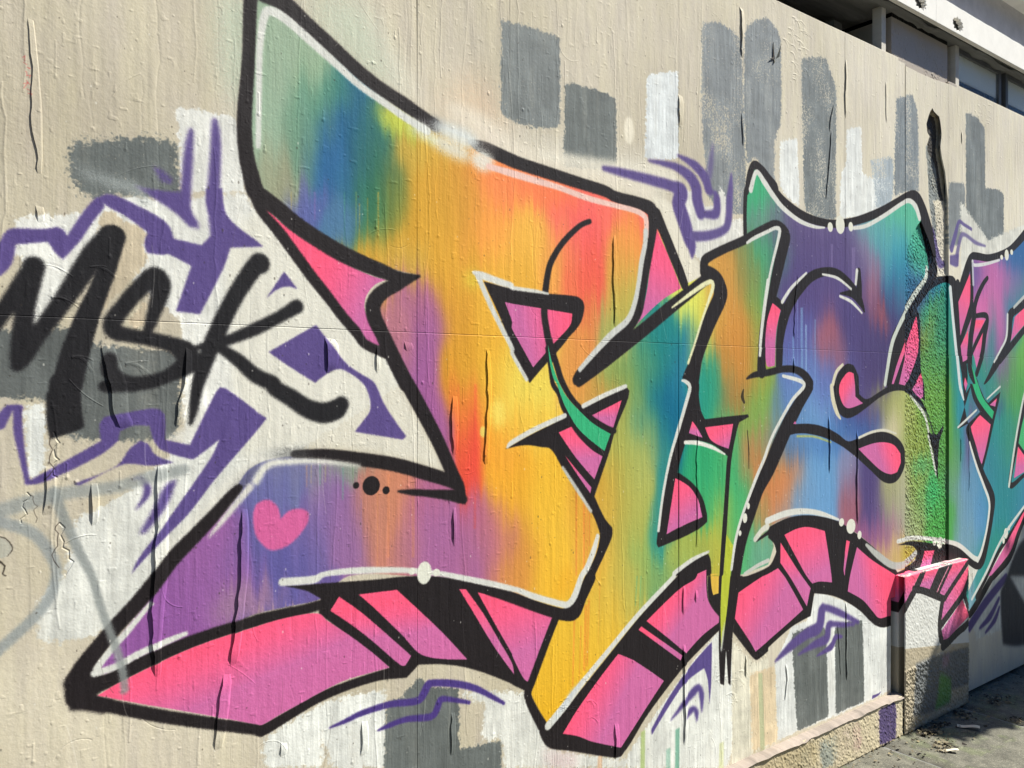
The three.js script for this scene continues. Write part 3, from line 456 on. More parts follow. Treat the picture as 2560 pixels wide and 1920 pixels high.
  fill('#231e20', 1.8, [2356,1637,2340,1595,2296,1504,2259,1414,2228,1321,2198,1204,2173,1089,2182,1070,2296,1089,2404,1115,2445,1134,2443,1165,2417,1227,2365,1282,2284,1328,2296,1371,2327,1436,2391,1437,2483,1416,2565,1371,2558,1338,2548,1229,2531,1078,2517,923,2517,792,2532,789,2539,920,2558,1074,2575,1249,2589,1363,2621,1468,2635,1498,2694,1517,2689,1527,2565,1522,2433,1515,2411,1547,2399,1603,2401,1646]);
  fill('#ff5c80', 1.2, [2271,1308,2346,1271,2391,1221,2418,1154,2315,1135,2225,1112,2241,1180], 1, ['#cf6ca4', 2284, 1280, 2327, 1163]);
  fill('#ff5c80', 1.2, [2362,1510,2385,1489,2420,1447,2343,1467], 1, ['#cf6ca4', 2377, 1503, 2377, 1472]);
  fill('#ff5c80', 1.2, [2433,1485,2517,1489,2598,1493,2586,1447,2571,1399,2470,1434], 1, ['#cf6ca4', 2510, 1480, 2544, 1400]);
  fill('#231e20', 2, [2450,932,2457,836,2517,770,2514,662,2522,516,2546,504,2557,636,2571,506,2584,495,2598,699,2614,745,2632,844,2657,903,2628,907,2450,932]);
  fill('#e3b94a', 1.2, [2465,930,2514,923,2512,858,2481,856,2471,886,2465,938,2514,931]);
  fill('#b9c23d', 1.5, [2558,1074,2600,1026,2582,913,2566,806,2546,708,2529,641,2524,791,2532,920,2544,927]);
  fill('#cdd0cb', 3, [2550,751,2544,691,2532,632,2524,642,2534,702], 0.8);
  fill('#231e20', 2, [2610,745,2596,699,2671,623,2729,568,2752,559,2821,580,2821,593,2978,648,3114,670,3140,761,3275,730,3403,679,3508,623,3606,554,3687,518,3770,512,3845,523,3845,734,3807,777,3606,905,3431,998,3320,1048,3187,1081,3060,1098,2938,1096,2821,1073,2821,1061,2740,1031,2744,1023,2821,1043,2821,1031,2859,1004,2875,969,2851,935,2821,916,2693,899,2653,901,2628,842]);
  fill('#ff5c80', 1.2, [2632,842,2774,881,2821,888,2886,902,2938,854,3060,706,2962,670,2821,621,2821,620,2740,593,2700,644,2610,745], 1, ['#cf6ca4', 2664, 848, 2796, 690]);
  fill('#ff5c80', 1.2, [2904,1003,3018,880,3051,847,3114,787,3086,715,2978,843,2902,921], 1, ['#cf6ca4', 3007, 960, 3007, 828]);
  fill('#ff5c80', 1.2, [2930,1031,3018,1047,3101,1045,3222,1015,3253,897,3271,816,3275,787,3178,805,3127,804,3080,847], 1, ['#cf6ca4', 3101, 1033, 3144, 834]);
  fill('#ff5c80', 0.8, [3394,956,3420,947,3375,801,3366,832], 1, ['#cf6ca4', 3389, 938, 3389, 859]);
  fill('#ff5c80', 1.2, [3479,915,3606,841,3797,751,3845,723,3845,553,3749,559,3667,565,3606,610,3527,670,3403,728,3422,794], 1, ['#cf6ca4', 3708, 721, 3557, 655]);
  stroke('#231e20', 1.8, [2892,1719,44,2898,1813,48,2922,1903,60,2970,1979,55,3043,2046,51,3127,2099,44,3231,2127,37,3320,2126,37,3394,2097,43,3460,2059,42,3508,2013,37,3539,1971,9]);
  stroke('#231e20', 1.6, [3491,2152,27,3494,2090,43,3498,2039,39]);
  fill('#231e20', 1.6, [3337,2043,3413,2060,3469,2072,3513,2040,3539,1968,3498,1995,3431,2028,3343,2036]);
  fill('#231e20', 1.5, [3293,1645,3329,1695,3394,1733,3450,1727,3489,1680,3493,1645,3498,1598,3557,1576,3667,1607,3760,1634,3921,1640,4022,1600,4102,1543,4173,1454,4211,1398,4236,1388,4307,1437,4300,1409,4260,1340,4248,1163,4227,1197,4197,1308,4138,1410,4199,1389,4149,1472,4068,1536,3977,1584,3899,1610,3781,1609,3667,1580,3566,1540,3469,1505,3394,1494,3329,1519,3300,1569,3289,1625]);
  fill('#ff5c80', 1.2, [3339,1645,3375,1680,3413,1698,3450,1691,3460,1645,3465,1588,3508,1567,3529,1558,3413,1537,3366,1553,3334,1604], 1, ['#cf6ca4', 3413, 1680, 3469, 1623]);
  fill('#231e20', 1.8, [2970,1479,3101,1478,3213,1462,3320,1428,3403,1392,3489,1401,3606,1423,3718,1421,3823,1393,3888,1346,3912,1289,3888,1236,3834,1190,3770,1178,3697,1194,3586,1255,3469,1319,3357,1371,3231,1412,3101,1436,3010,1440,2950,1433,2962,1503]);
  fill('#ff5c80', 1.2, [3489,1354,3606,1372,3708,1374,3802,1356,3858,1314,3863,1270,3829,1228,3770,1221,3687,1243,3586,1297], 1, ['#cf6ca4', 3791, 1340, 3687, 1275]);
  fill('#ff5c80', 0.8, [2990,1481,3004,1492,3014,1480], 1, ['#cf6ca4', 3003, 1491, 3003, 1485]);
  stroke('#231e20', 1.8, [2684,2392,25,2704,2462,35,2733,2505,32,2781,2483,52,2821,2457,53,2859,2434,55,2875,2408,49,2946,2376,44,3051,2347,40,3170,2335,35,3302,2340,35,3469,2373,36,3657,2432,41,3813,2494,45,3938,2545,47,4016,2548,68,4073,2496,81,4120,2427,84,4164,2352,88,4197,2262,88,4204,2211,89,4149,2152,79,4056,2085,84,3977,2022,86,3927,1977,76,3866,1908,73,3813,1846,80,3776,1742,71,3755,1644,45]);
  stroke('#231e20', 1.8, [2675,2202,22,2672,2300,22,2677,2391,24,2685,2401,21]);
  fill('#231e20', 1.5, [3927,1988,4022,2021,4062,1972,4073,1700,4105,1644,4112,1558,4022,1604,3921,1639,3770,1628,3755,1644,3781,1758,3823,1852]);
  fill('#ff5c80', 1.2, [4028,1974,4047,1819,3960,1677,3921,1644,3910,1636,3845,1644,3910,1788,3938,1850], 1, ['#cf6ca4', 4022, 1931, 3921, 1677]);
  fill('#ff5c80', 1.2, [3916,1866,3921,1827,3834,1699,3797,1644,3779,1644,3823,1731], 1, ['#cf6ca4', 3844, 1837, 3844, 1727]);
  fill('#ff5c80', 1.2, [4073,1700,4091,1644,4097,1581,4068,1570,3982,1616,4016,1644], 1, ['#cf6ca4', 4054, 1685, 4054, 1620]);
  stroke('#231e20', 1.6, [3999,2037,45,4079,2092,56,4173,2142,50,4282,2172,35,4394,2184,28]);
  stroke('#231e20', 1.5, [4344,2180,34,4394,2161,66,4415,2097,84,4432,2008,84,4458,1889,76,4497,1770,74,4521,1679,65,4517,1577,16]);
  stroke('#231e20', 1.5, [4445,2165,44,4461,2100,90,4445,2063,71]);
  stroke('#231e20', 1.5, [4452,2087,54,4510,2176,69,4563,2265,62,4603,2317,40,4671,2326,41,4797,2329,39,4941,2358,40,5092,2408,43,5267,2506,54,5444,2628,58]);
  fill('#ff5c80', 1.2, [4583,2227,4598,2078,4583,2028,4497,1933,4478,1878,4452,2069], 1, ['#cf6ca4', 4576, 2193, 4497, 1951]);
  stroke('#231e20', 1.4, [4601,2299,38,4606,2170,35,4603,2072,40,4583,2016,56,4523,1931,44,4478,1866,31]);
  fill('#ff5c80', 1.2, [4563,1930,4563,1777,4497,1758,4478,1842], 1, ['#cf6ca4', 4525, 1908, 4525, 1823]);
  fill('#ff5c80', 1.2, [4623,1984,4757,1990,4719,1948,4619,1864], 1, ['#cf6ca4', 4679, 1972, 4679, 1912]);
  fill('#ff5c80', 1.2, [4754,1962,4740,1812,4657,1723,4623,1803,4657,1872], 1, ['#cf6ca4', 4686, 1931, 4686, 1813]);
  stroke('#231e20', 1.5, [4789,2219,26,4737,2182,32,4675,2117,38,4636,2050,41,4631,2002,48,4596,1894,52,4576,1771,56,4592,1704,54,4657,1644,41]);
  stroke('#231e20', 1.4, [4617,2002,21,4782,2010,35,4754,1900,46,4726,1805,43,4657,1699,36]);
  stroke('#231e20', 1.4, [4780,1982,29,4657,1865,31,4576,1777,24,4510,1752,14]);
  stroke('#231e20', 1.5, [5444,2176,64,5267,2111,63,5122,2055,51,5076,2018,75,5055,1910,69,4986,1830,60,4897,1758,60,4804,1681,32,4747,1644,9]);
  fill('#ff5c80', 1.2, [5411,2120,5267,2081,5138,2024,5084,1885,5267,1984,5411,2051], 1, ['#cf6ca4', 5267, 2078, 5138, 1913]);
  stroke('#231e20', 1.5, [5411,2031,41,5267,1957,41,5092,1859,44,4941,1777,48]);
  fill('#231e20', 1.4, [4471,1644,4510,1577,4596,1644,4445,1411,4576,1442,4699,1494,4617,1564,4579,1644,4678,1644,4754,1562,4797,1540,4949,1600,4926,1541,4868,1434,4797,1291,4736,1188,4657,1292,4576,1393]);
  fill('#ff5c80', 0.8, [4523,1679,4550,1644,4530,1607,4510,1644], 1, ['#cf6ca4', 4528, 1671, 4528, 1635]);
  fill('#2fae74', 1, [4606,1644,4664,1569,4743,1511,4847,1452,4868,1491,4797,1529,4729,1574,4674,1644,4592,1753,4617,1698,4644,1644,4610,1644]);
  fill('#ff5c80', 1.2, [4699,1477,4828,1422,4768,1292,4715,1205,4644,1323,4583,1414,4657,1458], 1, ['#cf6ca4', 4699, 1457, 4726, 1269]);
  fill('#ff5c80', 1.2, [4905,1565,4883,1519,4814,1529], 1, ['#cf6ca4', 4867, 1560, 4867, 1537]);
  stroke('#231e20', 1.6, [4563,1400,59,4603,1325,49,4657,1248,47,4740,1144,49,4822,1062,52,4851,1003,66,4832,916,60,4782,795,63,4726,699,69,4671,669,34,4576,708,40,4458,779,42,4344,815,49]);
  stroke('#231e20', 1.4, [5411,1752,43,5296,1576,40,5232,1443,44,5153,1274,45,5079,1075,37,5267,1114,23,5411,1138,23]);
  stroke('#231e20', 1.4, [5169,1303,20,5267,1248,25,5411,1179,25]);
  fill('#ff5c80', 1.2, [5185,1285,5267,1233,5411,1166,5411,1152,5267,1133,5130,1107], 1, ['#cf6ca4', 5277, 1259, 5277, 1167]);
  fill('#46b070', 2, [5248,1429,5296,1468,5461,1437,5461,1190,5267,1258,5193,1308]);
  stroke('#231e20', 1.4, [5411,988,29,5267,907,29,5092,799,30,4941,719,30,4797,611,32,4657,508,29]);
  stroke('#231e20', 1.8, [5411,961,48,5232,837,56,5107,699,61,5031,650,62,4868,591,49,4839,580,47,4657,467,49,4579,428,43]);
  fill('#ff5c80', 1.2, [5232,883,5329,934,5169,790,5092,701,4839,596,4804,601,4941,687], 1, ['#cf6ca4', 5232, 870, 4941, 648]);
  fill('#2b2931', 9, [5138,669,5267,746,5581,807,5581,488,5076,559,5581,98,5169,146,4986,191,4959,383,4959,492,5031,553], 0.92);  // dark sprayed patch, blurred and widened to paint in the shade here
  fill('#231e20', 2, [3834,882,3977,882,4173,850,4344,821,4497,779,4630,707,4699,674,4576,696,4344,722,4173,739,4033,718,3802,751,3899,759,4016,782,4039,825,3988,858]);
  fill('#ff5c80', 1.2, [4114,818,4211,809,4173,739,4068,736], 1, ['#cf6ca4', 4141, 807, 4141, 761]);
  stroke('#231e20', 2.2, [1855,2179,17,1814,2161,18,1759,2117,20,1720,2076,21,1687,2026,23,1673,1977,24,1665,1922,26,1662,1867,26,1672,1813,27,1686,1759,32,1698,1723,28]);
  stroke('#231e20', 1.8, [1672,1759,16,1686,1697,18,1696,1646,18,1720,1617,18,1739,1572,19,1769,1535,21,1798,1496,20,1849,1453,19,1920,1414,20]);
  stroke('#231e20', 1.8, [1693,1752,23,1715,1697,24,1734,1653,24,1773,1601,20,1819,1563,19,1870,1528,20,1922,1502,20,1968,1488,17]);
  fill('#37b27a', 1, [1675,1770,1693,1712,1711,1668,1724,1646,1754,1605,1814,1555,1870,1516,1949,1479,1921,1423,1849,1467,1798,1507,1759,1556,1734,1598,1712,1646,1696,1668,1682,1719]);
  mark('white');
  stroke('#dadad2', 2.8, [746,2232,13,748,2365,15,750,2474,17,762,2558,20,780,2574,24,818,2564,25,876,2531,25,957,2482,22,1024,2442,21,1093,2413,21,1165,2383,24,1233,2361,25]);
  stroke('#dfe3df', 11, [1264,2380,25,1311,2369,54,1359,2361,61,1400,2355,33], 0.95);
  stroke('#e3e3d8', 12, [1195,2367,15,1240,2346,29,1295,2329,47,1343,2318,44,1379,2310,22], 0.9);
  spot('#e6e5da', 9, [1425,2308,43,31], 0.9);
  spot('#e0e4dc', 14, [1210,2360,34,16], 0.8);
  spot('#eedfcf', 16, [1446,2376,34,14], 0.7);
  stroke('#f0c8bb', 2.4, [1446,2294,18,1534,2287,23,1625,2279,22,1720,2271,19,1798,2260,20,1870,2252,20,1976,2246,18,2054,2242,19,2099,2234,21,2121,2216,23,2122,2160,23]);
  stroke('#cfd0ca', 2.4, [2119,2176,23,2116,2131,22,2099,2070,23,2083,1988,20,2065,1924,22,2031,1864,23,1949,1808,24,1870,1745,20,1806,1689,16]);
  stroke('#dadad2', 2.6, [1392,1974,11,1421,1968,23,1485,1954,22,1534,1945,19,1534,1939,13,1625,1935,11,1681,1930,6]);
  stroke('#d4d4cc', 2.4, [1408,1964,19,1455,1879,18,1494,1817,18,1534,1752,16,1534,1738,14,1593,1656,13]);
  stroke('#e4e2d6', 5, [740,1408,21,770,1446,18,830,1451,15,924,1445,11,1024,1428,6]);
  stroke('#d9d5cd', 4, [725,1395,18,680,1344,16,644,1303,10,625,1282,3]);
  stroke('#dadad2', 2.2, [383,1022,15,411,1056,15,446,1092,14,498,1150,10]);
  stroke('#dadad2', 2.6, [379,1012,16,422,1018,16,471,1037,16,533,1054,15,577,1065,9]);
  stroke('#dadad2', 2.2, [807,1150,20,892,1144,21,924,1154,14,1024,1149,18,1165,1130,15,1279,1104,15,1339,1086,16,1442,1054,18,1534,1023,17,1561,1013,17,1625,984,20,1729,945,21,1761,940,23,1788,962,27,1819,1022,24,1839,1041,24,1870,1094,24,1892,1149,15]);
  spot('#e3e3d4', 1.2, [1182,1125,11,10]);
  spot('#e3e3d4', 2, [1223,1115,24,32]);
  spot('#e3e3d4', 1.2, [1263,1110,12,11]);
  stroke('#dadad2', 2, [1516,1455,8,1534,1469,16,1625,1506,17,1746,1545,16]);
  stroke('#dadad2', 2, [1825,1574,16,1922,1609,16,2020,1638,15]);
  stroke('#c4c4bc', 2.6, [1737,1380,9,1793,1311,13,1860,1228,11]);
  stroke('#dadad2', 2, [1676,570,27,1744,616,29,1819,672,23,1949,762,20,2087,855,20,2265,958,18,2259,965,19,2359,1003,17,2453,1022,9]);
  fill('#c5cdd4', 5, [1764,654,1839,694,1744,607,1686,566], 0.6);
  stroke('#dadad2', 2, [2365,1941,3,2265,1906,3], 0.01);
  stroke('#e9e7b8', 2.4, [2253,1918,6,2346,1970,16,2424,2011,19,2470,2027,18,2480,2008,20,2457,1959,13,2417,1880,11,2385,1811,11,2340,1721,11]);
  stroke('#dadad2', 1.8, [2308,1658,9,2327,1654,15,2349,1633,18,2327,1574,18,2277,1459,16,2241,1374,14,2207,1257,13,2182,1125,13]);
  stroke('#e6e4da', 1.6, [2322,1434,14,2391,1429,17,2470,1410,15,2551,1378,6]);
  stroke('#dadad2', 1.6, [2821,2056,22,2796,1948,21,2778,1855,19,2763,1754,16]);
  stroke('#dadad2', 1.6, [2685,2194,11,2737,2220,16,2821,2254,15,2867,2272,15,2897,2269,21,2890,2234,18,2867,2175,16,2844,2117,14,2821,2046,13]);
  stroke('#dadad2', 1.8, [2709,2404,26,2744,2478,20,2796,2446,28,2832,2417,27,2855,2400,27,2922,2359,23,3035,2321,20,3144,2309,15,3222,2314,7]);
  stroke('#dadad2', 1.8, [3450,2338,17,3557,2362,19,3708,2425,21,3866,2500,21,3945,2526,24,4008,2504,35,4047,2450,30]);
  spot('#e2e1d2', 1.2, [3262,2321,20,21]);
  spot('#e2e1d2', 1.2, [3340,2340,35,40]);
  spot('#e2e1d2', 1.2, [3424,2341,19,21]);
  spot('#e2e1d2', 1.2, [2693,1170,9,13]);
  spot('#e2e1d2', 1.2, [2672,1125,14,19]);
  spot('#e2e1d2', 1.2, [2641,1070,9,11]);
  spot('#e2e1d2', 1.2, [3352,1039,20,18]);
  spot('#e2e1d2', 1.2, [3430,1013,36,33]);
  spot('#e2e1d2', 1.2, [3500,967,17,19]);
  spot('#e2e1d2', 1.2, [4215,849,19,16]);
  spot('#e2e1d2', 1.2, [4270,840,31,30]);
  spot('#e2e1d2', 1.2, [4321,841,20,16]);
  spot('#e2e1d2', 1.2, [4966,2348,18,14]);
  spot('#e2e1d2', 1.2, [5031,2367,27,31]);
  spot('#e2e1d2', 1.2, [5096,2389,18,16]);
  spot('#e2e1d2', 1.2, [5064,831,15,14]);
  spot('#e2e1d2', 1.2, [5026,805,27,30]);
  spot('#e2e1d2', 1.2, [4996,767,15,17]);
  stroke('#dadad2', 1.8, [2813,1099,28,2938,1117,27,3060,1115,25,3187,1094,22,3329,1053,10]);
  stroke('#d6d4c6', 1.8, [2737,1036,24,2781,1066,24,2821,1078,27]);
  stroke('#b9bab4', 2.4, [3557,916,15,3657,856,34,3791,791,34,3921,784,36,4022,818,32]);
  stroke('#dadad2', 1.6, [3834,899,20,3977,898,22,4149,875,21,4294,848,21,4458,805,26,4637,715,28,4699,724,27,4768,828,22,4808,937,23,4808,1007,23,4740,1100,22,4657,1205,20,4570,1339,16]);
  stroke('#dadad2', 1.6, [2918,1678,13,3068,1645,20,2978,1574,17,2867,1459,16,2821,1396,17,2796,1351,18,2737,1268,18,2657,1140,15,2614,1046,16,2589,938,14]);
  stroke('#c9c9c0', 1.8, [2671,909,14,2752,930,16,2821,941,17]);
  stroke('#d9d2b6', 2, [3284,1645,22,3311,1697,19,3366,1732,13]);
  stroke('#d9d2b6', 2, [3273,1635,25,3284,1580,29,3313,1524,25,3343,1493,9]);
  stroke('#d6d2c0', 2, [3493,1403,12,3606,1425,13,3718,1429,13,3823,1409,8]);
  stroke('#b8bd62', 2.4, [3018,1429,9,3144,1422,9,3266,1393,7], 0.8);
  stroke('#dadad2', 1.8, [2915,1978,17,2978,2039,16,3085,2109,10]);
  stroke('#dadad2', 1.8, [3204,2113,9,3320,2105,14,3433,2064,11]);
  stroke('#dadad2', 1.6, [3475,2151,21,3465,2086,17]);
  stroke('#dadad2', 1.8, [3339,2028,12,3431,2009,16,3522,1962,9]);
  stroke('#c9cfc4', 2, [4140,2223,22,4120,2167,27,4011,2080,32,3921,1999,30,3823,1893,26,3772,1812,30,3720,1644,24]);
  stroke('#d2d4c8', 1.6, [3966,1588,10,4033,1548,17,4114,1484,21,4155,1403,17]);
  stroke('#d2d4c8', 1.6, [4149,1386,15,4197,1274,20,4233,1184,11]);
  stroke('#cfd6d6', 1.4, [4363,2135,30,4394,1977,28,4432,1799,30,4465,1644,30,4484,1602,26,4508,1562,12]);
  stroke('#d6d6d6', 1.6, [4614,2294,22,4633,2276,19,4768,2294,19,4941,2331,14]);
  stroke('#b9b9c4', 2, [4614,2282,19,4623,2172,19]);
  stroke('#b9bcb8', 1.4, [5411,2215,21,5267,2148,22,5122,2076,17]);
  stroke('#cfd2cf', 1.4, [5043,2033,21,5028,1909,22,4949,1829,17,4868,1764,14]);
  stroke('#c9cfc6', 1.4, [5329,1656,24,5256,1563,23,5153,1326,24,5064,1069,24]);
  stroke('#cfd2cc', 1.5, [5329,961,17,5076,840,21,4926,747,20,4782,626,22,4603,504,17]);
  stroke('#cfd2cc', 1.2, [4443,1419,12,4550,1461,14,4657,1505,11]);
  stroke('#cfd2cc', 1.2, [4782,1562,10,4949,1630,12]);
  stroke('#8f9492', 3.5, [299,1418,22,321,1354,21,348,1283,19,373,1227,17,394,1147,17,422,1060,18,437,998,18,440,956,17], 0.84);
  spot('#231e20', 1.2, [1011,1377,9,9]);
  spot('#231e20', 1.6, [1056,1373,26,26]);
  spot('#231e20', 1.2, [1101,1357,11,11]);
  spot('#efe6d0', 5, [2037,2510,24,47]);
  fill('#b4b3a6', 1.5, [190,1334,212,1326,222,1311,223,1301,214,1290,190,1286], 0.8);
  stroke('#4a433b', 0.8, [194,1334,2,211,1328,2,222,1312,2,223,1301,2,214,1290,1]);
  stroke('#3d362f', 0.8, [198,1283,4,210,1271,3,206,1255,2,212,1250,2]);
  stroke('#3b3220', 0.8, [2660,1623,7,2653,1596,19,2665,1574,11]);
  stroke('#8d8050', 0.8, [2657,1565,7,2662,1538,17]);
  stroke('#3f3322', 0.8, [2685,1465,4,2694,1393,7,2696,1316,4]);
  mark('block');
  fill('#dcdcd6', 1.2, [3796,751,4507,741,4490,309,3782,410]);
  fill('#ff5c80', 1.2, [3806,760,3974,754,3806,611], 1, ['#cf6ca4', 3863, 735, 3849, 635]);
  fill('#ff5c80', 1.2, [4009,740,4140,738,4052,643,3946,675], 1, ['#cf6ca4', 4036, 739, 4036, 686]);
  fill('#ff5c80', 1.2, [4287,742,4462,739,4214,590,4147,613], 1, ['#cf6ca4', 4276, 741, 4276, 650]);
  fill('#ff5c80', 1.2, [4478,714,4457,648,4401,590,4162,462,4190,552,4306,624], 1, ['#cf6ca4', 4441, 690, 4230, 521]);
  fill('#ff5c80', 1.2, [4393,543,4470,449,4306,395,4199,346,4173,426], 1, ['#cf6ca4', 4425, 506, 4268, 442]);
  fill('#231e20', 1.5, [4143,739,4295,742,4147,609,4045,642]);
  stroke('#d98aa0', 0.8, [4246,731,8,4184,678,8,4126,623,9]);
  stroke('#231e20', 1.4, [3995,747,39,3932,687,45,3863,633,41,3799,582,36]);
  stroke('#231e20', 1.6, [3897,672,34,3974,655,33,4045,632,36,4177,585,36,4214,577,25]);
  stroke('#231e20', 1.4, [4474,734,30,4338,656,29,4207,582,31]);
  stroke('#231e20', 1.4, [4482,706,30,4462,638,35,4413,575,38,4425,551,36,4475,468,38]);
  stroke('#231e20', 1.4, [4401,569,38,4306,522,37,4162,453,38]);
  stroke('#231e20', 1.4, [4181,564,39,4154,487,35,4154,423,37,4171,376,43]);
  stroke('#231e20', 1.6, [4475,424,34,4425,403,41,4346,386,40,4252,358,40,4189,350,54]);
  fill('#2a9088', 1.6, [4484,691,4457,628,4433,564,4475,487,4507,493]);
  fill('#58606a', 7, [3914,316,4117,313,4457,293,4457,99,4268,112,4252,51,4045,51,3890,68], 0.75);
  fill('#5e9a48', 9, [4154,224,4260,172,4268,127,4260,56,4103,51,4125,109], 0.8);
  fill('#a57f96', 9, [4177,301,4252,300,4237,242,4177,240], 0.55);
  mark('plinth');
  roller('#574a82', 6, [3595,175,3725,178,3742,150,3744,5,3680,4,3598,6], 1, 0.22);
  roller('#93a2a8', 9, [3117,150,3251,152,3256,39,3186,29,3134,33], 0.75, 0.35);
  roller('#bfa0a4', 9, [3369,160,3444,154,3444,39,3374,47], 0.6, 0.35);
  roller('#9aa3a2', 9, [2984,152,3050,148,3054,46,2988,55], 0.5, 0.4);
  roller('#b3a684', 14, [2708,208,3100,169,3100,53,2708,117], 0.5, 0.3);
  roller('#c9b7c0', 9, [3265,156,3346,156,3351,33,3269,40], 0.4, 0.4);
  mark('end');
}
mural();
// bare render of the pillar above the hoarding; cream roughcast low down
{
  const g = pc; g.fillStyle = '#b7ada1'; g.fillRect(cx(3840), 0, 590 * PX, cy(3176));
  // specks, nail heads, scratches and fine runs of paint
  const specks = 2600;
  for (let i = 0; i < specks; i++) { g.fillStyle = rnd() < 0.6 ? 'rgba(60,52,46,0.5)' : 'rgba(245,240,228,0.5)'; const s = rr(0.5, 1.7); g.beginPath(); g.ellipse(rnd() * MW, rnd() * MH, s, s * rr(0.8, 2.2), 0, 0, 6.3); g.fill(); }
  for (let i = 0; i < 160; i++) { g.strokeStyle = rnd() < 0.5 ? 'rgba(70,60,52,0.35)' : 'rgba(250,245,232,0.4)'; g.lineWidth = rr(0.5, 1.1); const x = rnd() * MW, y = rnd() * MH; g.beginPath(); g.moveTo(x, y); g.quadraticCurveTo(x + rr(-20, 20), y + rr(10, 60), x + rr(-30, 30), y + rr(30, 130)); g.stroke(); }
  // red pencilled figures near the left joint
  g.strokeStyle = 'rgba(205,70,70,0.55)'; g.lineWidth = 1.2; for (let i = 0; i < 9; i++) { const x = cx(246 + rr(-4, 6)), y = cy(2330 - i * 9); g.beginPath(); g.moveTo(x, y); g.lineTo(x + rr(2, 7), y + rr(-4, 6)); g.lineTo(x + rr(0, 6), y + rr(2, 9)); g.stroke(); }
}

// ------------------------------------------------------------------ relief of the paint skin: runs, wrinkles, nail heads, ridges (grey = height)
const relief = mkCanvas(MW, MH), rc = relief.getContext('2d');
{
  rc.fillStyle = '#606060'; rc.fillRect(0, 0, MW, MH);
  const line = (pts, w, v, bl) => { rc.filter = `blur(${bl}px)`; rc.strokeStyle = v > 0 ? `rgba(255,255,255,${v})` : `rgba(0,0,0,${-v})`; rc.lineWidth = w; rc.lineCap = 'round'; rc.beginPath(); rc.moveTo(...pts[0]); for (const p of pts.slice(1)) rc.lineTo(...p); rc.stroke(); };
  // drawn in tiles, so that the blur of each stroke stays small
  const T = 400, tile = mkCanvas(T, 700);
  for (let i = 0; i < 520; i++) {                           // long vertical wrinkles
    let x = rnd() * MW, y = rnd() * MH, n = 5 + Math.floor(rnd() * 14), P = [[x, y]];
    for (let k = 0; k < n; k++) { x += rr(-5, 5); y += rr(15, 55); P.push([x, y]); }
    rc.filter = 'none'; rc.lineJoin = 'round'; const up = rnd() < 0.7, a = rr(0.05, 0.2);
    for (const [w, q] of [[6, 0.25], [3.6, 0.4], [1.8, 0.6]]) { rc.strokeStyle = up ? `rgba(255,255,255,${a * q})` : `rgba(0,0,0,${a * q})`; rc.lineWidth = w; rc.beginPath(); rc.moveTo(...P[0]); for (const p of P.slice(1)) rc.lineTo(...p); rc.stroke(); }
  }
  for (let i = 0; i < 380; i++) {                           // short runs that end in a bead
    const x = rnd() * MW, y = rnd() * MH, l = rr(4, 70) * rnd(), a = rr(0.12, 0.42);
    for (const [w, q] of [[4, 0.25], [2.4, 0.45], [1.2, 0.5]]) { rc.strokeStyle = `rgba(255,255,255,${a * q * 0.7})`; rc.lineWidth = w; rc.beginPath(); rc.moveTo(x, y - l); rc.lineTo(x + rr(-1, 1), y); rc.stroke(); }
    for (const [r, q] of [[4.2, 0.3], [3, 0.4], [1.8, 0.6]]) { rc.fillStyle = `rgba(255,255,255,${a * q})`; rc.beginPath(); rc.ellipse(x, y, r, r * 1.25, 0, 0, 6.3); rc.fill(); }
  }
  for (let i = 0; i < 170; i++) {                           // hair-fine scratches and scribbles under the paint
    let x = rnd() * MW, y = rnd() * MH, a = rnd() * 6.3, P = [[x, y]]; const turn = rr(-0.25, 0.25);
    for (let k = 0; k < 8; k++) { a += turn; x += Math.cos(a) * 9; y += Math.sin(a) * 9; P.push([x, y]); }
    rc.strokeStyle = rnd() < 0.6 ? `rgba(255,255,255,${rr(0.1, 0.26)})` : `rgba(0,0,0,${rr(0.1, 0.26)})`; rc.lineWidth = rr(1, 1.7); rc.beginPath(); rc.moveTo(...P[0]); for (const p of P.slice(1)) rc.lineTo(...p); rc.stroke();
  }
  // crumpled patches by the top edge and beside the tag
  for (const [X, Y, n] of [[2980, 3090, 14], [4720, 3110, 14], [2990, 2950, 6], [330, 1840, 3], [420, 1700, 2], [3560, 600, 8], [2560, 480, 14], [2700, 620, 10], [1760, 620, 10]]) for (let i = 0; i < n; i++) {
    const x = cx(X + rr(-90, 90)), y = cy(Y + rr(-70, 70));
    for (const [w, q] of [[7, 0.1], [4, 0.14], [2, 0.16]]) { rc.strokeStyle = rnd() < 0.7 ? `rgba(255,255,255,${q})` : `rgba(0,0,0,${q})`; rc.lineWidth = w; rc.beginPath(); rc.moveTo(x, y); rc.quadraticCurveTo(x + 20, y - 6, x + rr(15, 50), y + rr(-6, 30)); rc.stroke(); }
  }
  // cracks that show the board's grain
  for (const [X, Y, s] of [[300, 1545, 1], [310, 1350, 1], [250, 1420, 0.7], [3860, 1000, 1.2], [4540, 720, 1], [4610, 640, 1], [3990, 900, 0.6]]) {
    let x = cx(X), y = cy(Y); rc.strokeStyle = 'rgba(0,0,0,0.85)'; rc.lineWidth = 2.4 * s; rc.beginPath(); rc.moveTo(x, y); for (let k = 0; k < 9; k++) { x += rr(-10, 10) * s; y += rr(4, 14) * s; rc.lineTo(x, y); } rc.stroke();
    pc.strokeStyle = 'rgba(46,38,34,0.85)'; pc.lineWidth = 1.2 * s; pc.beginPath(); x = cx(X); y = cy(Y); pc.moveTo(x, y); for (let k = 0; k < 9; k++) { x += rr(-9, 9) * s; y += rr(4, 13) * s; pc.lineTo(x, y); } pc.stroke();
  }
}
const PAD = 8, BUMP = 0.0052;
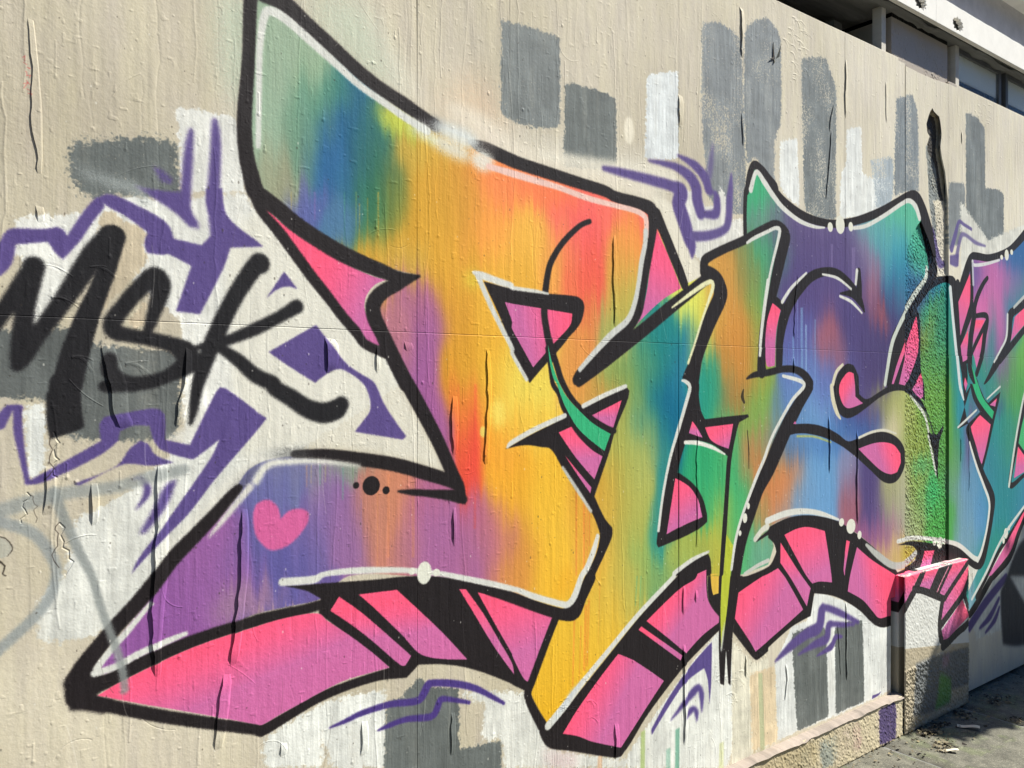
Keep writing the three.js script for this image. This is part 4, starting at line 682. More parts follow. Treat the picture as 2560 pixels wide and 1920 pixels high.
function skin(x0, x1, y0, y1, shrink = 1) {                  // colour and relief of one board, cut from the whole
  const sw = Math.round((x1 - x0) * PX) + PAD * 2, sh = Math.round((y1 - y0) * PX) + PAD * 2, sx = Math.round(cx(x0)) - PAD, sy = Math.round(cy(y1)) - PAD, w = Math.round(sw * shrink), h = Math.round(sh * shrink);
  const c = mkCanvas(w, h), g = c.getContext('2d'); g.drawImage(paint, sx, sy, sw, sh, 0, 0, w, h);
  const map = new THREE.CanvasTexture(c); map.colorSpace = THREE.SRGBColorSpace;
  const m = new THREE.MeshPhysicalMaterial({ map, roughness: 0.62, specularIntensity: 0.36, side: THREE.DoubleSide });
  if (shrink === 1) {
    const src = rc.getImageData(sx, sy, w, h).data, d = new Uint8Array(w * h);
    for (let j = 0; j < h; j++) for (let i = 0; i < w; i++) {
      const X = sx + i, Y = sy + j, r = src[(j * w + i) * 4] - 96;
      const v = 96 + r * 0.85 + (noise(X * 0.55, Y * 0.035) - 0.5) * (2 + 10 * sstep(0.4, 0.9, noise(X * 0.006, Y * 0.004 + 7))) + (noise(X * 0.19, Y * 0.03 + 3) - 0.5) * 8 + (fbm(X * 0.13, Y * 0.11) - 0.5) * 16 + (noise(X * 0.09, Y * 0.012 + 5) - 0.5) * 30 + (noise(X * 0.02, Y * 0.006 + 9) - 0.5) * 44 + (noise(X * 0.28, Y * 0.25) - 0.5) * 7 + (noise(X * 0.7, Y * 0.65) - 0.5) * 9 + sstep(0.84, 0.97, noise(X * 0.11 + 3, Y * 0.1)) * 20 + sstep(0.55, 0.9, noise(X * 0.05 + 31, Y * 0.008)) * 16;
      d[(h - 1 - j) * w + i] = Math.max(0, Math.min(255, v));
    }
    const bump = new THREE.DataTexture(d, w, h, THREE.RedFormat); bump.magFilter = bump.minFilter = THREE.LinearFilter; bump.needsUpdate = true;
    m.bumpMap = bump; m.bumpScale = BUMP;
  }
  m.name = 'painted_board';
  const uv = (X, Y) => [(X - x0 * 0.001 + PAD / PX * 0.001) / (sw / PX * 0.001), (Y - y0 * 0.001 + PAD / PX * 0.001) / (sh / PX * 0.001)];
  return { m, uv, x0, x1, y0, y1 };
}
function withUV(g, uv) { const p = g.attributes.position, a = new Float32Array(p.count * 2); for (let i = 0; i < p.count; i++) a.set(uv(p.getX(i), p.getY(i)), i * 2); g.setAttribute('uv', new THREE.BufferAttribute(a, 2)); return g; }
function boardGeometry(x0, x1, y0, y1, z, thick, k, notch) {        // a sheet, slightly warped, edges eased
  const nx = 14, ny = Math.max(4, Math.round((y1 - y0) * 12)), P = [], I = [], e = 0.002;
  const xs = [x0, x0 + e * 0.5, x0 + e]; for (let i = 1; i < nx; i++) xs.push(x0 + e + (x1 - x0 - 2 * e) * i / nx); xs.push(x1 - e, x1 - e * 0.5, x1);
  const ys = [y0, y0 + e * 0.5, y0 + e]; for (let i = 1; i < ny; i++) ys.push(y0 + e + (y1 - y0 - 2 * e) * i / ny); ys.push(y1 - e, y1 - e * 0.5, y1);
  if (notch) { xs.push(notch[0]); xs.sort((a, b) => a - b); ys.push(notch[1]); ys.sort((a, b) => a - b); }
  const ease = (t) => t <= 0 ? -0.0009 : t < e ? -0.0003 : 0;
  for (const y of ys) for (const x of xs) P.push(x, y, z + Math.min(ease(x - x0), ease(x1 - x), ease(y - y0), ease(y1 - y)) + (noise(x * 2.2 + k * 7, y * 1.7 + k) - 0.5) * 0.0035);
  const W = xs.length, H = ys.length; for (let j = 0; j < H - 1; j++) for (let i = 0; i < W - 1; i++) { if (notch && (xs[i] + xs[i + 1]) / 2 > notch[0] && (ys[j] + ys[j + 1]) / 2 < notch[1]) continue; const a = j * W + i; I.push(a, a + 1, a + W, a + 1, a + W + 1, a + W); }
  const g = new THREE.BufferGeometry(); g.setAttribute('position', new THREE.Float32BufferAttribute(P, 3)); g.setIndex(I); g.computeVertexNormals();
  if (notch) {
    const s = [[x0, notch[0], y0, y1], [notch[0], x1, notch[1], y1]].map(([a, b, c, d]) => { const q = new THREE.BoxGeometry(b - a - 0.0004, d - c - 0.0004, thick); q.translate((a + b) / 2, (c + d) / 2, z - 0.0046 - thick / 2); q.deleteAttribute('uv'); return q; });
    return mergeGeometries([g, ...s]);
  }
  const s = new THREE.BoxGeometry(x1 - x0 - 0.0004, y1 - y0 - 0.0004, thick); s.translate((x0 + x1) / 2, (y0 + y1) / 2, z - 0.0046 - thick / 2);
  s.deleteAttribute('uv'); return mergeGeometries([g, s]);
}

function speckled(r, g, b, amount, sx = 1, sy = 1, n = 256) {
  const d = new Uint8Array(n * n * 4); for (let j = 0; j < n; j++) for (let i = 0; i < n; i++) { const q = 1 + (fbm(i * 0.05 * sx, j * 0.05 * sy) - 0.5) * amount + (noise(i * 0.8, j * 0.8) - 0.5) * amount * 0.35; d.set([Math.min(255, r * q), Math.min(255, g * q), Math.min(255, b * q), 255], (j * n + i) * 4); }
  const t = new THREE.DataTexture(d, n, n); t.colorSpace = THREE.SRGBColorSpace; t.wrapS = t.wrapT = THREE.RepeatWrapping; t.magFilter = t.minFilter = THREE.LinearFilter; t.needsUpdate = true; return t;
}

// ------------------------------------------------------------------ the hoarding
const hoarding = group('plywood_hoarding', 'tall painted plywood hoarding covered by colourful graffiti lettering along the pavement', 'hoarding');
const boards = [];
const COLS = [109, 1199, 2289, 3379, 3902], SEAM = 1790, TOP = 3190, FOOT = 190;
let bi = 0;
function board(x0, x1, y0, y1, dz, notch) {
  const s = skin(x0, x1, y0, y1), g = withUV(boardGeometry((x0 + 0.4) / 1000, (x1 - 0.4) / 1000, (y0 + 0.2) / 1000, (y1 - 0.2) / 1000, dz, 0.012, bi++, notch), s.uv);
  const o = mesh('plywood_sheet', g, s.m, hoarding); boards.push({ ...s, o, dz }); return o;
}
for (let i = 0; i < 4; i++) { board(COLS[i], COLS[i + 1], FOOT, SEAM, [0.0014, 0.001, 0.0018, 0.0012][i], i === 3 ? [3.772, 0.64] : null); board(COLS[i], COLS[i + 1], SEAM, TOP, [0, 0.0004, -0.0002, 0.0002][i]); }
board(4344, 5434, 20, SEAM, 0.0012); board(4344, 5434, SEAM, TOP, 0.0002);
// sheets outside the picture, plain paint
const plainBoard = new THREE.MeshStandardMaterial({ color: '#cfc4a8', roughness: 0.6 }); plainBoard.name = 'plain_board';
for (const [x0, x1] of [[-2.071, -0.981], [-0.981, 0.109], [5.434, 6.524], [6.524, 7.614]]) for (const [y0, y1] of [[0.19, 1.79], [1.79, 3.19]]) mesh('plywood_sheet', boardGeometry(x0 + 0.001, x1 - 0.001, y0 + 0.0006, y1 - 0.0006, 0, 0.012, bi++), plainBoard, hoarding);

// loose strips of paint skin and veneer that stand off the sheets: run of the lifted edge (mm), lift and width (mm)
const FLAPS = [
  [[249,2453,252,2406,255,2358,259,2286,265,2214,267,2053], 3, 22],
  [[269,2053,269,2009,271,1956], 2, 20],
  [[383,1792,392,1739,400,1701,413,1647,419,1583,437,1549,456,1520], 9, 46],
  [[572,1788,569,1717,565,1647,556,1593,547,1521], 10, 30],
  [[519,1496,512,1409,509,1303,507,1208,500,1130,497,1061,503,955], 8, 34],
  [[705,1365,701,1253,697,1181,691,1126,686,1043,677,944], 7, 30],
  [[666,968,652,910,643,843,636,748], 5, 36],
  [[373,1460,374,1394,373,1343,366,1319], 4, 20],
  [[282,1500,282,1426,281,1340], 2.5, 30],
  [[1029,778,1030,621], 5, 26],
  [[1311,734,1313,627,1309,542], 5, 22],
  [[801,775,806,684], 4, 24],
  [[923,1786,932,1749,930,1695,926,1653], 7, 40],
  [[1153,1782,1162,1736,1176,1685], 6, 40],
  [[1068,1776,1066,1712,1063,1650], 3, 22],
  [[1427,1784,1436,1735,1438,1646,1436,1578,1431,1475,1434,1385], 7, 26],
  [[1320,1643,1319,1546,1317,1416], 5, 26],
  [[1319,1313,1317,1156], 2.5, 18],
  [[1197,2720,1197,2694,1198,2639,1199,2526,1200,2403], 6, 24],
  [[2087,2970,2092,2948,2095,2907], 6, 24],
  [[2284,2984,2291,2861,2290,2736], 5, 20],
  [[2287,2739,2295,2695,2297,2654,2293,2611,2291,2528,2287,2444,2287,2336,2290,2311], 9, 28],
  [[2628,3122,2646,3083,2653,2995,2648,2940,2657,2880], 10, 30],
  [[2653,2727,2658,2638,2664,2532], 4, 18],
  [[1965,2174,1964,2019,1968,1793], 2.5, 20],
  [[2385,1497,2383,1349,2385,1179,2385,1009], 3, 24],
  [[3295,2883,3271,2803,3250,2700], 6, 16],
  [[3273,2769,3266,2678,3248,2550,3238,2469,3231,2399], 7, 16],
  [[3380,3171,3383,2978,3381,2769,3373,2646,3375,2489,3377,2387,3375,2234], 5, 18],
  [[3723,3086,3724,2946,3726,2823], 3, 14],
  [[3916,3182,3938,3112,3960,3022], 10, 22],
  [[4073,3180,4088,3095], 7, 22],
  [[3916,2930,3921,2764,3910,2585], 4, 18],
  [[4344,3185,4325,3010,4331,2775], 5, 22],
  [[4482,2993,4487,2861], 3, 12],
  [[4685,3106,4678,3030], 3, 12],
  [[3375,2183,3371,1980,3366,1776,3364,1492,3357,1340,3364,1203], 4, 13],
  [[3479,1458,3477,1334,3474,1128,3484,997], 4.5, 13],
  [[3018,2132,3002,1912,2990,1768,2990,1649], 2.5, 14],
  [[3248,1530,3257,1395,3253,1236], 3, 14],
  [[4471,1403,4465,1199], 3, 10],
  [[4556,1491,4570,1339,4560,1034], 3, 10],
  [[1968,534,1971,354], 7, 30],
  [[2312,943,2313,868,2310,785], 7, 18],
  [[2315,725,2321,573,2322,313], 6, 22],
  [[3320,632,3331,504,3343,330], 5, 12],
  [[3375,801,3386,646,3394,313], 8, 14],
  [[2671,614,2675,541,2678,482], 5, 14],
  [[2938,533,2946,437,2926,324], 4, 12],
  [[2385,920,2385,814], 4, 14],
];
for (const [run, lift, width] of FLAPS) {
  const Q = []; for (let i = 0; i < run.length; i += 2) Q.push([run[i] / 1000, run[i + 1] / 1000]);
  for (const b of boards) {
    // the stretch of this strip that lies on this board
    const P = [], n = Q.length;
    for (let i = 0; i < n - 1; i++) { const k = Math.max(2, Math.ceil(Math.hypot(Q[i + 1][0] - Q[i][0], Q[i + 1][1] - Q[i][1]) / 0.018)); for (let j = 0; j < k; j++) { const t = j / k; P.push([Q[i][0] + (Q[i + 1][0] - Q[i][0]) * t, Q[i][1] + (Q[i + 1][1] - Q[i][1]) * t, (i + t) / (n - 1)]); } }
    P.push([...Q[n - 1], 1]);
    const S = P.filter((p) => p[0] > b.x0 / 1000 + 0.002 && p[0] < b.x1 / 1000 - 0.03 && p[1] > b.y0 / 1000 + 0.003 && p[1] < b.y1 / 1000 - 0.003);
    if (S.length < 5) continue;
    const pos = [], idx = [], NC = 7;
    S.forEach((p, i) => {
      const e = Math.min(1, i / 3, (S.length - 1 - i) / 3), t = Math.sin(Math.PI * Math.min(1, Math.max(0, i / (S.length - 1)))), h = lift / 1000 * 0.3 * (0.25 + 0.75 * t) * e * (0.35 + 1.1 * noise(p[1] * 13 + p[0] * 9, run[0])), w = width / 1000 * (0.5 + 0.3 * t), jag = (noise(p[1] * 38, p[0] * 30) - 0.5) * 0.007 + (noise(p[1] * 9, p[0] * 30) - 0.5) * 0.012;
      for (let c = 0; c < NC; c++) { const u = c / (NC - 1), lf = Math.pow(1 - u, 1.8); pos.push(p[0] + jag * (1 - u) + w * u, p[1], b.dz + 0.0022 * e + h * lf - (u > 0.99 ? 0.0032 : 0) - (1 - e) * 0.004); }
      if (i) for (let c = 0; c < NC - 1; c++) { const a = (i - 1) * NC + c; idx.push(a, a + NC, a + 1, a + 1, a + NC, a + NC + 1); }
    });
    const g = new THREE.BufferGeometry(); g.setAttribute('position', new THREE.Float32BufferAttribute(pos, 3)); g.setIndex(idx); g.computeVertexNormals();
    // normals towards the street
    const nn = g.attributes.normal; let zs = 0; for (let i = 0; i < nn.count; i++) zs += nn.getZ(i); if (zs < 0) { g.setIndex(idx.map((_, i) => idx[i - i % 3 + [0, 2, 1][i % 3]])); g.computeVertexNormals(); }
    mesh('peeled_strip', withUV(g, b.uv), b.m, b.o);
  }
}

// ------------------------------------------------------------------ the pillar, its base and the plinth: roughcast render
const building = group('shop_building', 'low shop building with white concrete fascia and dark windows above the hoarding', 'building');
const pebble = (X, Y, s = 1) => { const a = noise(X * 260 * s, Y * 260 * s), b = noise(X * 130 * s + 5, Y * 130 * s), c = noise(X * 500 * s, Y * 500 * s); return (sstep(0.35, 0.9, a) * 0.6 + sstep(0.4, 0.85, b) * 0.8 + c * 0.25) / 1.65; };
function roughSheet(x0, x1, y0, y1, z, amp, step, side, sink = () => 0) {      // a rendered face with real grain, and plain flanks behind it
  const nx = Math.ceil((x1 - x0) / step), ny = Math.ceil((y1 - y0) / step), P = [], I = [];
  for (let j = 0; j <= ny; j++) for (let i = 0; i <= nx; i++) { const x = x0 + (x1 - x0) * i / nx, y = y0 + (y1 - y0) * j / ny, r = i === 0 || i === nx || j === 0 || j === ny; P.push(x, y, z + (r ? sink(x, y) - 0.002 : amp(x, y) * pebble(x, y) + (fbm(x * 6, y * 6) - 0.5) * 0.004 + sink(x, y))); }
  for (let j = 0; j < ny; j++) for (let i = 0; i < nx; i++) { const a = j * (nx + 1) + i; I.push(a, a + 1, a + nx + 1, a + 1, a + nx + 2, a + nx + 1); }
  const g = new THREE.BufferGeometry(); g.setAttribute('position', new THREE.Float32BufferAttribute(P, 3)); g.setIndex(I); g.computeVertexNormals();
  if (!side) return g;
  const s = new THREE.BoxGeometry(x1 - x0, y1 - y0, side); s.translate((x0 + x1) / 2, (y0 + y1) / 2, z - 0.03 - side / 2); s.deleteAttribute('uv');
  return mergeGeometries([g, s]);
}
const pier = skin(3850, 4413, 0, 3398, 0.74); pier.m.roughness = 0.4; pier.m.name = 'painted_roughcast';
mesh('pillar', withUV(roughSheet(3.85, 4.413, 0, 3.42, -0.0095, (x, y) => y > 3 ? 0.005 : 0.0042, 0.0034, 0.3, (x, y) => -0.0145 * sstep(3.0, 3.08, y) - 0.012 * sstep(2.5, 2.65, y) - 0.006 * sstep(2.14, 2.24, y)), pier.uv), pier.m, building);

// skin of paper and paint stretched from the sheets over the pillar, torn open
{
  const s = skin(3902, 4344, 1790, 3190);
  const TEAR = [[3909,3165],[3990,3164],[4049,3162],[4121,3163],[4190,3164],[4261,3168],[4344,3174],[4344,2299],[4344,2402],[4338,2583],[4308,2721],[4274,2786],[4257,2838],[4270,2905],[4257,2959],[4244,2989],[4190,3004],[4174,3019],[4145,2985],[4113,2928],[4121,2888],[4145,2872],[4121,2830],[4129,2693],[4137,2556],[4170,2441],[4215,2280],[4186,2283],[4137,2358],[4096,2403],[4060,2446],[4017,2411],[3970,2363],[3928,2297],[3909,2238]];
  const sh = new THREE.Shape(); TEAR.forEach(([x, y], i) => i ? sh.lineTo(x / 1000, y / 1000) : sh.moveTo(x / 1000, y / 1000));
  const g = new THREE.ExtrudeGeometry(sh, { depth: 0.004, bevelEnabled: true, bevelSize: 0.0012, bevelThickness: 0.0012, bevelSegments: 1 }); g.translate(0, 0, -0.006);
  const o = mesh('torn_cover_sheet', withUV(g, s.uv), s.m, hoarding); o.userData.label = 'torn cover sheet over the pillar with a long dark rip';
  boards.push({ ...s, o, dz: 0 });
}
// splinters of veneer broken out near the top edge
{
  const S = (v) => { const s = new THREE.Shape(); v.forEach(([a, b], i) => i ? s.lineTo(a, b) : s.moveTo(a, b)); const g = new THREE.ExtrudeGeometry(s, { depth: 0.0016, bevelEnabled: false }); return g; };
  const dark = new THREE.MeshStandardMaterial({ color: '#3a332d', roughness: 0.9 }), raw = new THREE.MeshStandardMaterial({ color: '#c9bfa6', roughness: 0.8 });
  const at = (x, y, lean, m, v) => { const o = mesh('splinter', S(v), m, boards[7].o); o.position.set(x, y, 0.0025); o.rotation.y = lean; };
  at(2.848, 2.955, 0.12, dark, [[-0.022, -0.014], [0.002, 0.0], [0.004, 0.06], [0.011, 0.008], [0.014, -0.006], [0.004, -0.01]]);
  at(2.868, 2.957, -0.7, raw, [[0, -0.006], [0.022, 0.056], [0.014, 0.002]]); at(2.858, 2.948, 0.9, raw, [[0, 0], [0.01, -0.016], [-0.004, -0.012]]);
}
// plinth under the sheets
{
  const c = mkCanvas(1600, 128), g = c.getContext('2d'); g.drawImage(paint, cx(2000), cy(200), 1900 * PX, 200 * PX, 0, 0, 1600, 128);
  const map = new THREE.CanvasTexture(c); map.colorSpace = THREE.SRGBColorSpace;
  const m = new THREE.MeshStandardMaterial({ map, color: '#f1ebdc', roughness: 0.85 }); m.name = 'plinth_render';
  mesh('plinth', withUV(roughSheet(2.0, 3.812, 0, 0.186, 0.04, () => 0.0036, 0.004, 0.2), (X, Y) => [(X - 2) / 1.9, Y / 0.2]), m, building);
  const p2 = new THREE.MeshStandardMaterial({ color: '#b3a98f', roughness: 0.9 }); mesh('plinth', new THREE.BoxGeometry(6, 0.186, 0.2).translate(-1.0, 0.093, -0.071), p2, building);
  // uneven mortar fillet on the ledge
  const cap = new THREE.PlaneGeometry(1.808, 0.05, 260, 6); cap.rotateX(-Math.PI / 2); const q = cap.attributes.position;
  for (let k = 0; k < q.count; k++) { const x = q.getX(k) + 2.906, z = q.getZ(k) + 0.022, e = sstep(0.03, 0.046, z); q.setXYZ(k, x, 0.1905 + fbm(x * 16, z * 30) * 0.005 - e * 0.007 - sstep(0.6, 0.75, fbm(x * 5, 3)) * e * 0.012, z + (fbm(x * 30, 9) - 0.5) * 0.006 * e); }
  cap.computeVertexNormals(); mesh('plinth_ledge', withUV(cap, (X, Y) => [X * 1.3, Y]), new THREE.MeshStandardMaterial({ map: speckled(150, 138, 128, 0.4), roughness: 0.9 }), building);
}
// base of the pillar
{
  const map = new THREE.CanvasTexture(blockPaint); map.colorSpace = THREE.SRGBColorSpace;
  const m = new THREE.MeshStandardMaterial({ map, roughness: 0.62 }); m.name = 'painted_base';
  const uv = (X, Y) => [(X - 3.8) / 0.7, Y / 0.8];
  const o = mesh('pillar_base', withUV(roughSheet(3.813, 4.466, 0.002, 0.742, 0.046, (x, y) => y < 0.30 + (x - 3.813) * 0.05 ? 0.008 : 0.0022, 0.0042, 0.072), uv), m, building);
  o.userData.label = 'square painted pillar base with pink and black slanted bands';
  // crumbled upper face: pink paint, chips down to white render
  const t = roughTop(3.813, 4.466, 0.739, -0.024, 0.0465), tm = new THREE.MeshStandardMaterial({ vertexColors: true, roughness: 0.7 }); mesh('base_top', t, tm, building);
}
function roughTop(x0, x1, y, z0, z1) {
  const nx = 120, nz = 14, P = [], C = [], I = [];
  for (let j = 0; j <= nz; j++) for (let i = 0; i <= nx; i++) {
    const x = x0 + (x1 - x0) * i / nx, z = z0 + (z1 - z0) * j / nz, n = fbm(x * 40, z * 60), chip = sstep(0.6, 0.68, n + (x > 4.13 && x < 4.3 ? 0.12 : 0) + (j > nz - 3 ? 0.05 : 0) - (x > 4.33 ? 0.1 : 0));
    P.push(x, y + 0.004 * n + (j === nz ? -0.002 : 0), z); const k = noise(x * 160, z * 200); const a = chip ? (k > 0.5 ? [0.7, 0.66, 0.6] : [0.08, 0.07, 0.07]) : [0.93, 0.19, 0.26];
    C.push(...a.map((q, t) => q * chip + [0.93, 0.19, 0.26][t] * (1 - chip)));
  }
  for (let j = 0; j < nz; j++) for (let i = 0; i < nx; i++) { const a = j * (nx + 1) + i; I.push(a, a + nx + 1, a + 1, a + 1, a + nx + 1, a + nx + 2); }
  const g = new THREE.BufferGeometry(); g.setAttribute('position', new THREE.Float32BufferAttribute(P, 3)); g.setAttribute('color', new THREE.Float32BufferAttribute(C, 3)); g.setIndex(I); g.computeVertexNormals(); return g;
}

// ------------------------------------------------------------------ building above the hoarding
const M = {
  fascia: new THREE.MeshStandardMaterial({ map: speckled(246, 243, 236, 0.06), roughness: 0.8 }),
  concrete: new THREE.MeshStandardMaterial({ map: speckled(120, 120, 118, 0.35), roughness: 0.9 }),
  greyWall: new THREE.MeshStandardMaterial({ map: speckled(214, 211, 212, 0.1), roughness: 0.85 }),
  dark: new THREE.MeshStandardMaterial({ map: speckled(70, 72, 74, 0.3), roughness: 0.9 }),
  frame: new THREE.MeshStandardMaterial({ map: speckled(92, 94, 96, 0.15), roughness: 0.6 }),
  post: new THREE.MeshStandardMaterial({ map: speckled(208, 202, 190, 0.12), roughness: 0.6 }),
  blind: new THREE.MeshStandardMaterial({ map: speckled(226, 232, 220, 0.05), roughness: 0.9 }),
  glass: new THREE.MeshPhysicalMaterial({ color: '#ffffff', transmission: 1, thickness: 0, roughness: 0.35, ior: 1.25 }),
};
for (const k in M) M[k].name = k;
const bx = (x0, x1, y0, y1, z0, z1) => { const g = new THREE.BoxGeometry(x1 - x0, y1 - y0, z1 - z0); g.translate((x0 + x1) / 2, (y0 + y1) / 2, (z0 + z1) / 2); return withUV(g, (X, Y) => [X * 1.6, Y * 1.6]); };
mesh('back_wall', bx(-2.1, 7.6, 0, 3.424, -1.2, -1.1), M.dark, building);
mesh('end_wall', bx(-2.2, -2.1, 0, 3.4, -1.2, -0.02), M.dark, building); mesh('end_wall', bx(7.6, 7.7, 0, 3.4, -1.2, -0.02), M.dark, building);
mesh('partition', bx(3.36, 3.42, 0, 3.38, -1.1, -0.28), M.frame, building);
mesh('partition', bx(3.62, 3.69, 0, 3.38, -0.6, -0.2), M.concrete, building);
// soffit slab with a broken lower skin
{
  const g = new THREE.PlaneGeometry(9.6, 0.44, 320, 16); g.rotateX(Math.PI / 2); const p = g.attributes.position;
  for (let i = 0; i < p.count; i++) { const x = p.getX(i) + 2.8, z = p.getZ(i) - 0.212; p.setXYZ(i, x, 3.422 - sstep(0.45, 0.62, fbm(x * 7, z * 16)) * 0.014, z); }
  g.computeVertexNormals(); mesh('soffit', g, M.concrete, building);
  mesh('roof_slab', bx(-2.2, 7.7, 3.426, 3.54, -1.2, -0.02), M.concrete, building);
}
// white fascia in three lengths, two holes broken through to the core
const FX = [-2.2, 2.45, 4.13, 5.9, 7.7];
for (let i = 0; i < 4; i++) {
  const sh = new THREE.Shape(); sh.moveTo(FX[i] + 0.0015, 3.424); sh.lineTo(FX[i + 1] - 0.0015, 3.424); sh.lineTo(FX[i + 1] - 0.0015, 3.555);
  const n = 40; for (let k = 1; k < n; k++) sh.lineTo(FX[i + 1] - (FX[i + 1] - FX[i]) * k / n, 3.555 + (noise(k * 0.9, i * 5 + 2) - 0.5) * 0.004); sh.lineTo(FX[i] + 0.0015, 3.555);
  for (const [hx, hy] of [[3.975, 3.476], [4.36, 3.47]]) if (hx > FX[i] && hx < FX[i + 1]) { const h = new THREE.Path(); for (let k = 0; k < 22; k++) { const a = k / 22 * 6.2832, r = k % 2 ? 0.74 + 0.2 * noise(k * 3.3, hx) : 0.88 + 0.3 * noise(k * 2.1, hx), X = hx + Math.cos(a) * 0.062 * r, Y = hy + Math.sin(a) * 0.037 * r; k ? h.lineTo(X, Y) : h.moveTo(X, Y); } sh.holes.push(h); }
  const g = new THREE.ExtrudeGeometry(sh, { depth: 0.02, bevelEnabled: true, bevelSize: 0.002, bevelThickness: 0.002, bevelSegments: 2 }); g.translate(0, 0, 0.016);
  mesh('fascia', withUV(g, (X, Y) => [X * 1.3, Y * 1.3]), M.fascia, building);
}
mesh('fascia_core', bx(-2.2, 7.7, 3.427, 3.55, -0.019, 0.006), M.concrete, building);
mesh('upper_wall', bx(-2.2, 7.7, 3.557, 3.79, -0.3, -0.012), M.greyWall, building);
mesh('upper_ledge', bx(-2.2, 7.7, 3.79, 3.87, -0.3, 0.105), M.fascia, building);
mesh('upper_storey', bx(-2.2, 7.7, 3.87, 6.4, -0.3, -0.02), M.greyWall, building);
for (let i = 0; i < 4; i++) { const x = 1 + i * 1.5; const w = mesh('upper_window', mergeGeometries([bx(x, x + 1.1, 3.95, 4.0, -0.021, 0.01), bx(x, x + 1.1, 5.2, 5.25, -0.021, 0.01), bx(x, x + 0.05, 4.0, 5.2, -0.021, 0.01), bx(x + 1.05, x + 1.1, 4.0, 5.2, -0.021, 0.01)]), M.frame, building); mesh('pane', bx(x + 0.05, x + 1.05, 4.0, 5.2, -0.019, -0.01), new THREE.MeshStandardMaterial({ color: '#2b3440', roughness: 0.08 }), w); }
// posts that carry the hoarding
for (const x of [3.742, 4.484]) mesh('post', bx(x, x + 0.038, 0.3, 3.419, -0.075, -0.03), M.post, building);
// clerestory windows
function clerestory(x0, x1) {
  const f = mesh('window', mergeGeometries([bx(x0, x1, 3.05, 3.09, -0.09, -0.04), bx(x0, x1, 3.395, 3.419, -0.09, -0.04), bx(x0, x0 + 0.03, 3.09, 3.395, -0.09, -0.04), bx(x1 - 0.03, x1, 3.09, 3.395, -0.09, -0.04)]), M.frame, building);
  mesh('pane', bx(x0 + 0.03, x1 - 0.03, 3.09, 3.395, -0.05, -0.046), M.glass, f);
  mesh('blind', bx(x0 + 0.032, x1 - 0.032, 3.262, 3.395, -0.06, -0.056), M.blind, f);
  mesh('window_back', bx(x0, x1, 3.05, 3.419, -0.15, -0.13), M.dark, f);
}
clerestory(4.5, 5.06); clerestory(5.12, 5.7); clerestory(5.76, 6.4);

// ------------------------------------------------------------------ pavement, road
function surface(n, w, r, g, b, amp, moss) {
  const d = new Uint8Array(n * n * 4), bd = new Uint8Array(n * n); for (let j = 0; j < n; j++) for (let i = 0; i < n; i++) { const a = fbm(i * 0.03, j * 0.03), q = noise(i * 0.9, j * 0.9), s = noise(i * 0.35 + 8, j * 0.35), k = 1 + (a - 0.5) * amp + (q - 0.5) * 0.3 + (s > 0.83 ? 0.35 : 0) - (s < 0.12 ? 0.3 : 0), m = moss * sstep(0.5, 0.75, fbm(i * 0.012 + 4, j * 0.012)); d.set([r * k * (1 - m * 0.05), g * k, b * k * (1 - m * 0.12), 255].map((v) => Math.min(255, v)), (j * n + i) * 4); bd[j * n + i] = 255 * (q * 0.35 + s * 0.4 + a * 0.25); }
  const t = new THREE.DataTexture(d, n, n), u = new THREE.DataTexture(bd, n, n, THREE.RedFormat); t.colorSpace = THREE.SRGBColorSpace; for (const x of [t, u]) { x.wrapS = x.wrapT = THREE.RepeatWrapping; x.magFilter = x.minFilter = THREE.LinearFilter; x.needsUpdate = true; }
  return new THREE.MeshStandardMaterial({ map: t, bumpMap: u, bumpScale: 0.0022, roughness: 0.92 });
}
const slabMat = surface(1024, 1, 99, 97, 86, 0.5, 1), roadMat = surface(512, 1, 62, 62, 60, 0.4, 0); slabMat.name = 'paving_concrete'; roadMat.name = 'asphalt';
const ground = mesh('ground', new THREE.BoxGeometry(120, 0.3, 120).translate(0, -0.31, 0), roadMat); ground.userData = { kind: 'structure', label: 'ground under the street', category: 'ground' };
const road = mesh('road', withUV(new THREE.BoxGeometry(80, 0.06, 9).translate(3, -0.15, 7.4), (x, y) => [x, y]), roadMat); road.userData = { kind: 'structure', label: 'grey asphalt road beyond the pavement', category: 'road' };
const pavement = named(new THREE.Group(), 'pavement'); pavement.userData = { kind: 'structure', label: 'grey concrete pavement along the foot of the hoarding', category: 'pavement' }; scene.add(pavement);
mesh('pavement_bed', new THREE.BoxGeometry(40, 0.12, 2.9).translate(3, -0.072, 1.4), M.concrete, pavement);
mesh('kerb', new THREE.BoxGeometry(40, 0.16, 0.14).translate(3, -0.078, 2.92), M.greyWall, pavement);
